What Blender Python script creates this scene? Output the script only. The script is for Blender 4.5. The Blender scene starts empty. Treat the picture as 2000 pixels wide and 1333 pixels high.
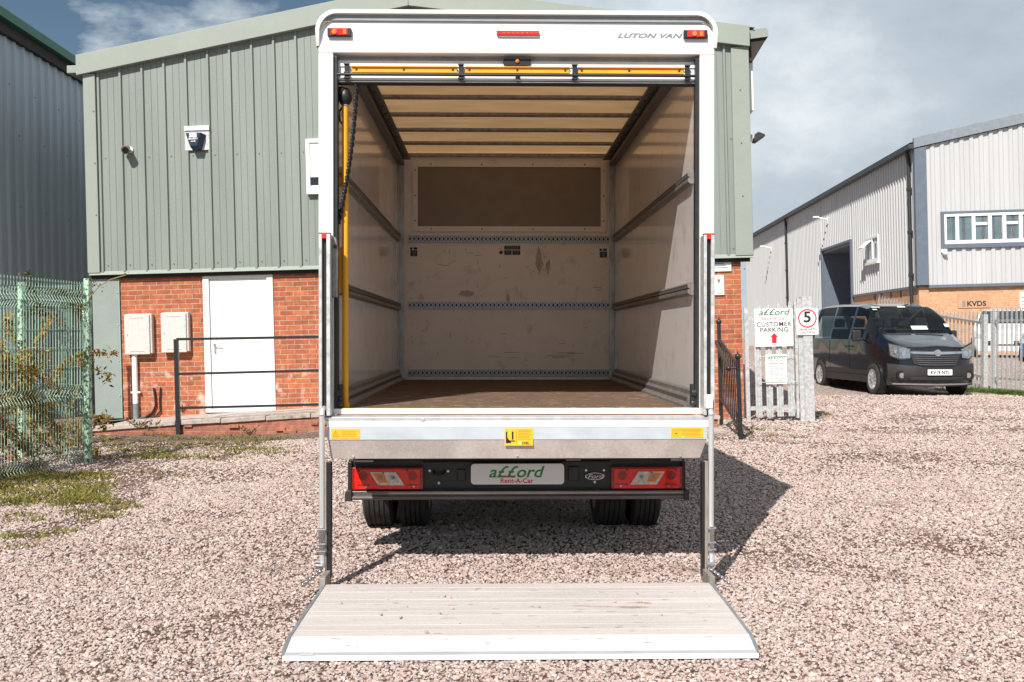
import bpy, bmesh, math, random
import numpy as np
from mathutils import Vector, Matrix, Euler
random.seed(7); R = math.radians; PI = math.pi

# ------------------------------------------------------------------ camera
F = 2050.0; CX, CY = 1000.0, 666.5
CAMZ = 1.40
scene = bpy.context.scene
col = scene.collection
cam_d = bpy.data.cameras.new('camera'); cam = bpy.data.objects.new('camera', cam_d); col.objects.link(cam)
cam_d.sensor_width = 36; cam_d.lens = 36*F/2000; cam_d.clip_end = 3000; cam_d.clip_start = .05
cam.location = (0, 0, CAMZ)
cam.rotation_euler = (R(90)-math.atan(9.5/F), 0, -math.atan(40/F))
scene.camera = cam
CAMM = cam.rotation_euler.to_matrix()
def ray(px, py): return CAMM @ Vector(((px-CX)/F, (CY-py)/F, -1))
def pt(px, py, Y):
    d = ray(px, py); return Vector((0, 0, CAMZ)) + d*(Y/d.y)

# ------------------------------------------------------------------ sun and sky
SUNV = Vector((.42, .95, -1)).normalized()          # direction light travels
EL = math.asin(-SUNV.z)
AZ = math.atan2(-SUNV.x, -SUNV.y)
sd = bpy.data.lights.new('sun', 'SUN'); sd.energy = 5.0; sd.angle = R(.5); sd.color = (1, .95, .88)
sun = bpy.data.objects.new('sun', sd); col.objects.link(sun)
sun.rotation_euler = SUNV.to_track_quat('-Z', 'Y').to_euler()
scene.view_settings.view_transform = 'Standard'; scene.view_settings.look = 'None'
scene.view_settings.exposure = 0.36; scene.view_settings.gamma = 1; scene.view_settings.use_curve_mapping = False
scene.render.film_transparent = False
scene.cycles.max_bounces = 10; scene.cycles.transmission_bounces = 6; scene.cycles.diffuse_bounces = 6
scene.cycles.use_denoising = True

w = bpy.data.worlds.new('World'); scene.world = w; w.use_nodes = True
nt = w.node_tree; nt.nodes.clear()
N = nt.nodes.new; L = nt.links.new
out = N('ShaderNodeOutputWorld'); bg = N('ShaderNodeBackground'); L(bg.outputs[0], out.inputs[0])
sky = N('ShaderNodeTexSky'); sky.sky_type = 'NISHITA'; sky.sun_disc = False
sky.sun_elevation = EL; sky.sun_rotation = AZ; sky.air_density = 1.0; sky.dust_density = .6; sky.ozone_density = 1.2
bg.inputs[1].default_value = .058
tc = N('ShaderNodeTexCoord')
mp = N('ShaderNodeMapping'); mp.inputs['Scale'].default_value = (1, 1, 2.2); L(tc.outputs['Generated'], mp.inputs[0])
nz = N('ShaderNodeTexNoise'); nz.inputs['Scale'].default_value = 5.5; nz.inputs['Detail'].default_value = 10; nz.inputs['Roughness'].default_value = .58
L(mp.outputs[0], nz.inputs['Vector'])
sep = N('ShaderNodeSeparateXYZ'); L(tc.outputs['Generated'], sep.inputs[0])
# more cloud towards +x, little towards -x
mr = N('ShaderNodeMapRange'); mr.inputs['From Min'].default_value = -.12; mr.inputs['From Max'].default_value = .2
mr.inputs['To Min'].default_value = -.065; mr.inputs['To Max'].default_value = .42; L(sep.outputs['X'], mr.inputs['Value'])
ad = N('ShaderNodeMath'); ad.operation = 'ADD'; L(nz.outputs['Fac'], ad.inputs[0]); L(mr.outputs[0], ad.inputs[1])
rp = N('ShaderNodeValToRGB'); rp.color_ramp.elements[0].position = .47; rp.color_ramp.elements[1].position = .60; L(ad.outputs[0], rp.inputs[0])
nz2 = N('ShaderNodeTexNoise'); nz2.inputs['Scale'].default_value = 3.1; nz2.inputs['Detail'].default_value = 9; nz2.inputs['Roughness'].default_value = .6
mp2 = N('ShaderNodeMapping'); mp2.inputs['Scale'].default_value = (1, 1, 1.7); mp2.inputs['Location'].default_value = (.3, .1, .2)
L(tc.outputs['Generated'], mp2.inputs[0]); L(mp2.outputs[0], nz2.inputs['Vector'])
rc = N('ShaderNodeValToRGB'); cr = rc.color_ramp
cr.elements[0].position = .38; cr.elements[0].color = (6.0, 7.0, 7.9, 1)
cr.elements[1].position = .70; cr.elements[1].color = (11.5, 12.2, 12.8, 1)
e = cr.elements.new(.54); e.color = (7.5, 8.5, 9.4, 1)
L(nz2.outputs['Fac'], rc.inputs[0])
tint = N('ShaderNodeMixRGB'); tint.blend_type = 'MULTIPLY'; tint.inputs[0].default_value = 1; tint.inputs[2].default_value = (.85, .9, .88, 1)
L(sky.outputs[0], tint.inputs[1])
mx = N('ShaderNodeMixRGB'); L(rp.outputs[0], mx.inputs[0]); L(tint.outputs[0], mx.inputs[1]); L(rc.outputs[0], mx.inputs[2])
L(mx.outputs[0], bg.inputs[0])

# ------------------------------------------------------------------ materials
MATS = {}
def mat(name, c, rough=.6, metal=0, var=.12, vs=6, bump=0, bs=60, coat=0, stretch=None, grime=None, spec=.5, fine=0):
    if name in MATS: return MATS[name]
    m = bpy.data.materials.new(name); m.use_nodes = True; MATS[name] = m
    t = m.node_tree; n = t.nodes; l = t.links; b = n['Principled BSDF']
    b.inputs['Roughness'].default_value = rough; b.inputs['Metallic'].default_value = metal
    b.inputs['Coat Weight'].default_value = coat; b.inputs['Coat Roughness'].default_value = .06
    b.inputs['Specular IOR Level'].default_value = spec
    co = n.new('ShaderNodeTexCoord'); src = co.outputs['Object']
    if stretch:
        mpp = n.new('ShaderNodeMapping'); mpp.inputs['Scale'].default_value = stretch; l.new(src, mpp.inputs[0]); src = mpp.outputs[0]
    no = n.new('ShaderNodeTexNoise'); no.inputs['Scale'].default_value = vs; no.inputs['Detail'].default_value = 6; no.inputs['Roughness'].default_value = .62
    l.new(src, no.inputs['Vector'])
    ra = n.new('ShaderNodeValToRGB'); ra.color_ramp.elements[0].position = .3; ra.color_ramp.elements[1].position = .7
    ra.color_ramp.elements[0].color = tuple(max(0, v*(1-var)) for v in c)+(1,)
    ra.color_ramp.elements[1].color = tuple(min(1, v*(1+var)) for v in c)+(1,)
    l.new(no.outputs['Fac'], ra.inputs[0]); last = ra.outputs[0]
    if fine:
        n5 = n.new('ShaderNodeTexNoise'); n5.inputs['Scale'].default_value = 90; n5.inputs['Detail'].default_value = 3; l.new(co.outputs['Object'], n5.inputs['Vector'])
        r5 = n.new('ShaderNodeValToRGB'); r5.color_ramp.elements[0].position = .35; r5.color_ramp.elements[1].position = .65
        r5.color_ramp.elements[0].color = (1-fine,)*3+(1,); r5.color_ramp.elements[1].color = (1, 1, 1, 1); l.new(n5.outputs['Fac'], r5.inputs[0])
        m5 = n.new('ShaderNodeMixRGB'); m5.blend_type = 'MULTIPLY'; m5.inputs[0].default_value = 1; l.new(last, m5.inputs[1]); l.new(r5.outputs[0], m5.inputs[2]); last = m5.outputs[0]
    if grime:
        gc, gs, g0, g1 = grime
        n2 = n.new('ShaderNodeTexNoise'); n2.inputs['Scale'].default_value = gs; n2.inputs['Detail'].default_value = 8; n2.inputs['Roughness'].default_value = .7
        l.new(src, n2.inputs['Vector'])
        r2 = n.new('ShaderNodeValToRGB'); r2.color_ramp.elements[0].position = g0; r2.color_ramp.elements[1].position = g1; l.new(n2.outputs['Fac'], r2.inputs[0])
        m2 = n.new('ShaderNodeMixRGB'); l.new(r2.outputs[0], m2.inputs[0]); l.new(last, m2.inputs[1]); m2.inputs[2].default_value = tuple(gc)+(1,); last = m2.outputs[0]
    l.new(last, b.inputs['Base Color'])
    if bump:
        n3 = n.new('ShaderNodeTexNoise'); n3.inputs['Scale'].default_value = bs; n3.inputs['Detail'].default_value = 5; l.new(src, n3.inputs['Vector'])
        bp = n.new('ShaderNodeBump'); bp.inputs['Strength'].default_value = bump; bp.inputs['Distance'].default_value = .01
        l.new(n3.outputs['Fac'], bp.inputs['Height']); l.new(bp.outputs[0], b.inputs['Normal'])
    return m

def brick_mat(name, c1, c2, mortar, bw=.225, rh=.075, white=0, dark=.5):
    m = bpy.data.materials.new(name); m.use_nodes = True; MATS[name] = m
    t = m.node_tree; n = t.nodes; l = t.links; b = n['Principled BSDF']; b.inputs['Roughness'].default_value = .85
    co = n.new('ShaderNodeTexCoord'); se = n.new('ShaderNodeSeparateXYZ'); l.new(co.outputs['Object'], se.inputs[0])
    a = n.new('ShaderNodeMath'); a.operation = 'ADD'; l.new(se.outputs['X'], a.inputs[0]); l.new(se.outputs['Y'], a.inputs[1])
    cb = n.new('ShaderNodeCombineXYZ'); l.new(a.outputs[0], cb.inputs['X']); l.new(se.outputs['Z'], cb.inputs['Y'])
    br = n.new('ShaderNodeTexBrick'); l.new(cb.outputs[0], br.inputs['Vector'])
    br.inputs['Scale'].default_value = 1; br.inputs['Brick Width'].default_value = bw; br.inputs['Row Height'].default_value = rh
    br.inputs['Mortar Size'].default_value = .006; br.inputs['Mortar Smooth'].default_value = .2; br.inputs['Bias'].default_value = -.2
    br.inputs['Color1'].default_value = tuple(c1)+(1,); br.inputs['Color2'].default_value = tuple(c2)+(1,); br.inputs['Mortar'].default_value = tuple(mortar)+(1,)
    no = n.new('ShaderNodeTexNoise'); no.inputs['Scale'].default_value = 9; no.inputs['Detail'].default_value = 8; no.inputs['Roughness'].default_value = .75; l.new(co.outputs['Object'], no.inputs['Vector'])
    ra = n.new('ShaderNodeValToRGB'); ra.color_ramp.elements[0].position = .3; ra.color_ramp.elements[0].color = (dark, dark, dark, 1)
    ra.color_ramp.elements[1].position = .6; ra.color_ramp.elements[1].color = (1.1, 1.1, 1.1, 1); l.new(no.outputs['Fac'], ra.inputs[0])
    mu = n.new('ShaderNodeMixRGB'); mu.blend_type = 'MULTIPLY'; mu.inputs[0].default_value = .8; l.new(br.outputs['Color'], mu.inputs[1]); l.new(ra.outputs[0], mu.inputs[2])
    last = mu.outputs[0]
    if white:
        n2 = n.new('ShaderNodeTexNoise'); n2.inputs['Scale'].default_value = 5; n2.inputs['Detail'].default_value = 4; l.new(co.outputs['Object'], n2.inputs['Vector'])
        r2 = n.new('ShaderNodeValToRGB'); r2.color_ramp.elements[0].position = .56; r2.color_ramp.elements[1].position = .72; l.new(n2.outputs['Fac'], r2.inputs[0])
        zz = n.new('ShaderNodeMapRange'); zz.inputs['From Min'].default_value = .95; zz.inputs['From Max'].default_value = .6; zz.inputs['To Max'].default_value = white; l.new(se.outputs['Z'], zz.inputs['Value'])
        m3 = n.new('ShaderNodeMath'); m3.operation = 'MULTIPLY'; l.new(r2.outputs[0], m3.inputs[0]); l.new(zz.outputs[0], m3.inputs[1])
        m2 = n.new('ShaderNodeMixRGB'); l.new(m3.outputs[0], m2.inputs[0]); l.new(last, m2.inputs[1]); m2.inputs[2].default_value = (.75, .62, .55, 1); last = m2.outputs[0]
    l.new(last, b.inputs['Base Color'])
    bp = n.new('ShaderNodeBump'); bp.inputs['Strength'].default_value = .7; bp.inputs['Distance'].default_value = .008; bp.invert = True
    l.new(br.outputs['Fac'], bp.inputs['Height'])
    bp2 = n.new('ShaderNodeBump'); bp2.inputs['Strength'].default_value = .35; bp2.inputs['Distance'].default_value = .006
    n6 = n.new('ShaderNodeTexNoise'); n6.inputs['Scale'].default_value = 70; l.new(co.outputs['Object'], n6.inputs['Vector'])
    l.new(n6.outputs['Fac'], bp2.inputs['Height']); l.new(bp.outputs[0], bp2.inputs['Normal']); l.new(bp2.outputs[0], b.inputs['Normal'])
    return m

def island_mat(name, cols, rough=.8, transl=0, bump=0):
    """colour picked at random for each separate piece (stone, leaf)"""
    m = bpy.data.materials.new(name); m.use_nodes = True; MATS[name] = m
    t = m.node_tree; n = t.nodes; l = t.links; b = n['Principled BSDF']; b.inputs['Roughness'].default_value = rough
    g = n.new('ShaderNodeNewGeometry'); r = n.new('ShaderNodeValToRGB'); r.color_ramp.interpolation = 'LINEAR'
    el = r.color_ramp.elements
    el[0].position = 0; el[0].color = tuple(cols[0])+(1,); el[1].position = 1; el[1].color = tuple(cols[-1])+(1,)
    for i, c in enumerate(cols[1:-1]):
        x = el.new((i+1)/(len(cols)-1)); x.color = tuple(c)+(1,)
    l.new(g.outputs['Random Per Island'], r.inputs[0])
    last = r.outputs[0]
    if bump:
        co = n.new('ShaderNodeTexCoord'); no = n.new('ShaderNodeTexNoise'); no.inputs['Scale'].default_value = 160; no.inputs['Detail'].default_value = 3
        l.new(co.outputs['Object'], no.inputs['Vector'])
        r2 = n.new('ShaderNodeValToRGB'); r2.color_ramp.elements[0].color = (.65, .63, .62, 1); r2.color_ramp.elements[0].position = .35
        r2.color_ramp.elements[1].color = (1.12, 1.12, 1.12, 1); r2.color_ramp.elements[1].position = .65; l.new(no.outputs['Fac'], r2.inputs[0])
        mu = n.new('ShaderNodeMixRGB'); mu.blend_type = 'MULTIPLY'; mu.inputs[0].default_value = 1; l.new(last, mu.inputs[1]); l.new(r2.outputs[0], mu.inputs[2]); last = mu.outputs[0]
        # brown dirt where the noise is high
        n4 = n.new('ShaderNodeTexNoise'); n4.inputs['Scale'].default_value = .9; n4.inputs['Detail'].default_value = 9; n4.inputs['Roughness'].default_value = .75; l.new(co.outputs['Object'], n4.inputs['Vector'])
        r4 = n.new('ShaderNodeValToRGB'); r4.color_ramp.elements[0].position = .56; r4.color_ramp.elements[1].position = .68; r4.color_ramp.elements[1].color = (.7, .7, .7, 1); l.new(n4.outputs['Fac'], r4.inputs[0])
        m4 = n.new('ShaderNodeMixRGB'); l.new(r4.outputs[0], m4.inputs[0]); l.new(last, m4.inputs[1]); m4.inputs[2].default_value = (.16, .095, .06, 1); last = m4.outputs[0]
    l.new(last, b.inputs['Base Color'])
    if transl:
        tr = n.new('ShaderNodeBsdfTranslucent'); l.new(last, tr.inputs[0]); ms = n.new('ShaderNodeMixShader'); ms.inputs[0].default_value = transl
        l.new(b.outputs[0], ms.inputs[1]); l.new(tr.outputs[0], ms.inputs[2]); l.new(ms.outputs[0], n['Material Output'].inputs[0])
    return m

STONE = [(0.347, 0.249, 0.216), (0.544, 0.416, 0.367), (0.434, 0.353, 0.336), (0.591, 0.462, 0.409), (0.322, 0.249, 0.228), (0.639, 0.531, 0.482), (0.481, 0.346, 0.297), (0.449, 0.4, 0.39), (0.552, 0.439, 0.394), (0.718, 0.64, 0.598)]
def gravel_mat():
    m = bpy.data.materials.new('gravel_ground'); m.use_nodes = True
    t = m.node_tree; n = t.nodes; l = t.links; b = n['Principled BSDF']; b.inputs['Roughness'].default_value = .9
    co = n.new('ShaderNodeTexCoord')
    mpp = n.new('ShaderNodeMapping'); mpp.inputs['Scale'].default_value = (1, 1, 0); l.new(co.outputs['Object'], mpp.inputs[0])
    vo = n.new('ShaderNodeTexVoronoi'); vo.inputs['Scale'].default_value = 24; l.new(mpp.outputs[0], vo.inputs['Vector'])
    se = n.new('ShaderNodeSeparateColor'); l.new(vo.outputs['Color'], se.inputs[0])
    r = n.new('ShaderNodeValToRGB'); el = r.color_ramp.elements
    el[0].color = STONE[0]+(1,); el[1].color = STONE[-1]+(1,)
    for i, c in enumerate(STONE[1:-1]): x = el.new((i+1)/(len(STONE)-1)); x.color = c+(1,)
    l.new(se.outputs[0], r.inputs[0])
    dr = n.new('ShaderNodeValToRGB'); dr.color_ramp.elements[0].position = .35; dr.color_ramp.elements[0].color = (1, 1, 1, 1)
    dr.color_ramp.elements[1].position = .78; dr.color_ramp.elements[1].color = (.42, .36, .33, 1); l.new(vo.outputs['Distance'], dr.inputs[0])
    mu = n.new('ShaderNodeMixRGB'); mu.blend_type = 'MULTIPLY'; mu.inputs[0].default_value = 1; l.new(r.outputs[0], mu.inputs[1]); l.new(dr.outputs[0], mu.inputs[2])
    # wheel-worn and muddy patches: stretched noise
    m5 = n.new('ShaderNodeMapping'); m5.inputs['Scale'].default_value = (.28, 1, 1); l.new(co.outputs['Object'], m5.inputs[0])
    n4 = n.new('ShaderNodeTexNoise'); n4.inputs['Scale'].default_value = .75; n4.inputs['Detail'].default_value = 10; n4.inputs['Roughness'].default_value = .72; l.new(m5.outputs[0], n4.inputs['Vector'])
    r4 = n.new('ShaderNodeValToRGB'); r4.color_ramp.elements[0].position = .55; r4.color_ramp.elements[1].position = .68; r4.color_ramp.elements[1].color = (.85, .85, .85, 1); l.new(n4.outputs['Fac'], r4.inputs[0])
    m4 = n.new('ShaderNodeMixRGB'); l.new(r4.outputs[0], m4.inputs[0]); l.new(mu.outputs[0], m4.inputs[1]); m4.inputs[2].default_value = (.15, .09, .06, 1)
    # earth bed under loose stones, darkened to paint shade in their gaps; packed stone beyond
    sy = n.new('ShaderNodeSeparateXYZ'); l.new(co.outputs['Object'], sy.inputs[0])
    my = n.new('ShaderNodeMapRange'); my.inputs['From Min'].default_value = 13; my.inputs['From Max'].default_value = 21; l.new(sy.outputs['Y'], my.inputs['Value'])
    m6 = n.new('ShaderNodeMixRGB'); m6.blend_type = 'MULTIPLY'; m6.inputs[0].default_value = 1; l.new(m4.outputs[0], m6.inputs[1]); m6.inputs[2].default_value = (.38, .30, .26, 1)
    m7 = n.new('ShaderNodeMixRGB'); l.new(my.outputs[0], m7.inputs[0]); l.new(m6.outputs[0], m7.inputs[1]); l.new(m4.outputs[0], m7.inputs[2])
    l.new(m7.outputs[0], b.inputs['Base Color'])
    bp = n.new('ShaderNodeBump'); bp.inputs['Strength'].default_value = 1; bp.inputs['Distance'].default_value = .03; bp.invert = True
    l.new(vo.outputs['Distance'], bp.inputs['Height']); l.new(bp.outputs[0], b.inputs['Normal'])
    return m

WHITE = mat('van_white_paint', (.80, .80, .79), .35, var=.02, vs=3, coat=.3, grime=((.62, .58, .54), 4, .60, .95))
WHITE2 = mat('white_plastic', (.82, .82, .81), .4, var=.02)
LINING = mat('grp_lining', (.82, .775, .75), .16, var=.05, vs=2, coat=.6, grime=((.38, .32, .28), 6, .56, .85), bump=.02, bs=3)
BULK = mat('bulkhead_lining', (.76, .705, .67), .4, var=.05, vs=2, grime=((.36, .30, .26), 7, .56, .82))
ALU = mat('aluminium', (.55, .56, .57), .45, .55, var=.15, vs=14, stretch=(1, 1, .3))
ALUD = mat('dull_aluminium', (.28, .265, .255), .45, .6, var=.3, vs=25)
BEAMW = mat('tail_lift_bright_strip', (.85, .86, .87), .5, .1, var=.04)
BEAMB = mat('tail_lift_blue_grey_strip', (.50, .55, .59), .5, .25, var=.12, vs=9, stretch=(.5, 1, 1), grime=((.7, .72, .74), 20, .62, .75))
BEAMT = mat('tail_lift_dusty_face', (.47, .41, .38), .6, .15, var=.16, vs=7, fine=.15, grime=((.28, .23, .20), 11, .62, .8))
PLAT = mat('platform_aluminium', (.60, .55, .525), .5, .1, var=.10, vs=2.2, stretch=(.5, 5, 1), bump=.2, bs=20, fine=.12, grime=((.36, .27, .225), 3.4, .62, .78))
PLATW = mat('platform_tip_aluminium', (.66, .65, .645), .5, .05, var=.06, vs=2.2, stretch=(.5, 6, 1), fine=.08, grime=((.5, .4, .35), 5, .70, .8))
GALV = mat('galvanised_steel', (.56, .57, .57), .5, .35, var=.28, vs=22)
STEELD = mat('grimy_channel_steel', (.30, .265, .235), .55, .3, var=.35, vs=20, stretch=(1, 1, .3))
BLACK = mat('black_plastic', (.012, .012, .013), .45, var=.3)
BLACKM = mat('black_painted_steel', (.02, .022, .025), .4, var=.3, vs=30)
RUBBER = mat('tyre_rubber', (.035, .033, .032), .85, var=.35, vs=12, bump=.4, bs=90)
REDL = mat('red_lens', (.80, .018, .012), .15, var=.2, vs=60, coat=1)
REDD = mat('dark_red_lens', (.28, .008, .006), .2, var=.3, vs=80, coat=1)
CLEARL = mat('clear_lens', (.62, .60, .57), .12, .3, var=.3, vs=50, coat=1)
ORANGEL = mat('amber_lens', (.75, .22, .03), .15, var=.25, vs=60, coat=1)
YELLOW = mat('yellow_paint', (.75, .36, .015), .45, var=.1, vs=8, grime=((.35, .17, .03), 12, .62, .8))
STICK = mat('yellow_sticker', (.82, .44, .02), .45, var=.04)
PLY = mat('plywood_floor', (.135, .092, .068), .8, spec=.15, var=.5, vs=6, stretch=(.9, 7, 1), bump=.5, bs=10, grime=((.40, .27, .18), 7, .56, .70))
DPANEL = mat('brown_luton_panel', (.22, .18, .145), .5, var=.08, grime=((.20, .14, .10), 4, .6, .8))
RUNG = mat('underrun_bar_steel', (.16, .135, .125), .4, .5, var=.3, vs=12, stretch=(.2, 1, 1))
CLAD = mat('sage_green_cladding', (.235, .268, .242), .5, var=.10, vs=2.6, fine=.10, stretch=(1, 1, .12))
TRIM = mat('sage_green_flashing', (.285, .325, .288), .5, var=.05, vs=1.5, fine=.06)
GREYCL = mat('grey_blue_cladding', (.37, .41, .45), .45, .1, var=.10, vs=2, fine=.05, stretch=(1, 1, .12))
GRNGUT = mat('green_eaves', (.025, .13, .075), .4, var=.15)
SILVCL = mat('silver_cladding', (.50, .505, .51), .5, .05, var=.07, vs=1.6, stretch=(1, 1, .10))
SILVTR = mat('slate_blue_trim', (.12, .15, .19), .5, var=.1)
GLASS = mat('window_glass', (.12, .17, .19), .05, var=.3, vs=1.2, coat=1)
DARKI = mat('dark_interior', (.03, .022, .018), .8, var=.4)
DARKG = mat('dark_glass', (.012, .016, .02), .03, var=.3, coat=1)
BRICK = brick_mat('red_brick', (.50, .145, .06), (.31, .085, .045), (.48, .34, .24), white=.8, dark=.42)
BRICK2 = brick_mat('weathered_red_brick', (.42, .15, .09), (.30, .10, .06), (.34, .24, .19), dark=.4)
BUFF = brick_mat('buff_brick', (.62, .34, .18), (.52, .27, .14), (.55, .42, .32), dark=.7)
CONC = mat('concrete', (.42, .36, .32), .9, var=.25, vs=9, bump=.5, bs=40, grime=((.15, .12, .10), 6, .55, .7))
METER = mat('meter_box_grp', (.60, .56, .53), .6, var=.2, vs=30, grime=((.32, .27, .24), 9, .6, .8))
FENCEG = mat('green_fence_paint', (.44, .64, .50), .45, var=.15, vs=20)
FENCEG2 = mat('weathered_green_post', (.42, .62, .48), .5, var=.15, vs=10, grime=((.06, .11, .07), 22, .5, .56))
STEMM = mat('bramble_stem', (.16, .07, .03), .8, var=.3, vs=20)
PAPER = mat('sign_white', (.82, .82, .81), .5, var=.02)
INKB = mat('black_ink', (.02, .02, .022), .6)
INKG = mat('green_ink', (.01, .26, .06), .5)
INKR = mat('red_ink', (.6, .02, .015), .5)
INKGR = mat('grey_ink', (.20, .24, .27), .5)
NAVY = mat('navy_plastic', (.012, .03, .065), .35, var=.2)
VANP = mat('dark_metallic_paint', (.006, .010, .017), .12, .2, var=.08, coat=1)
VPLAS = mat('dark_grey_bumper_plastic', (.026, .025, .025), .5, var=.15, vs=20)
CHROME = mat('chrome', (.75, .76, .78), .12, 1, var=.03)
CARW = mat('white_car_paint', (.8, .8, .8), .3, var=.02, coat=1)
CARB = mat('blue_car_paint', (.02, .10, .28), .3, var=.05, coat=1)
PLATEW = mat('number_plate_white', (.85, .85, .84), .35, var=.02)
LEAVES = island_mat('bramble_leaves', [(.03, .07, .015), (.08, .12, .02), (.55, .36, .04), (.06, .08, .012), (.50, .32, .03), (.12, .15, .02), (.42, .14, .02), (.07, .12, .02), (.60, .42, .06), (.40, .03, .015)], .6, .3)
LEAVESD = island_mat('dark_leaves', [(.02, .05, .012), (.05, .09, .02), (.10, .05, .02), (.03, .06, .015), (.14, .12, .03)], .6, .25)
GRASSM = island_mat('grass_blades', [(.11, .15, .02), (.20, .25, .03), (.30, .26, .05), (.13, .12, .03), (.42, .28, .08), (.07, .08, .02)], .7, .35)
STONEM = island_mat('gravel_stones', STONE, .85, 0, 1)
GRAVEL = gravel_mat()

def roof_mat():
    m = bpy.data.materials.new('translucent_grp_roof'); m.use_nodes = True
    t = m.node_tree; n = t.nodes; l = t.links; b = n['Principled BSDF']; b.inputs['Base Color'].default_value = (.60, .45, .28, 1); b.inputs['Roughness'].default_value = .5
    co = n.new('ShaderNodeTexCoord'); mpp = n.new('ShaderNodeMapping'); mpp.inputs['Scale'].default_value = (1, 5, 1); l.new(co.outputs['Object'], mpp.inputs[0])
    no = n.new('ShaderNodeTexNoise'); no.inputs['Scale'].default_value = 3; no.inputs['Detail'].default_value = 6; l.new(mpp.outputs[0], no.inputs['Vector'])
    r = n.new('ShaderNodeValToRGB'); r.color_ramp.elements[0].color = (.115, .068, .032, 1); r.color_ramp.elements[1].color = (.175, .11, .056, 1)
    r.color_ramp.elements[0].position = .3; r.color_ramp.elements[1].position = .7; l.new(no.outputs['Fac'], r.inputs[0])
    tr = n.new('ShaderNodeBsdfTranslucent'); l.new(r.outputs[0], tr.inputs[0])
    a = n.new('ShaderNodeAddShader'); l.new(b.outputs[0], a.inputs[0]); l.new(tr.outputs[0], a.inputs[1]); l.new(a.outputs[0], n['Material Output'].inputs[0])
    return m
ROOFT = roof_mat()

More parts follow.
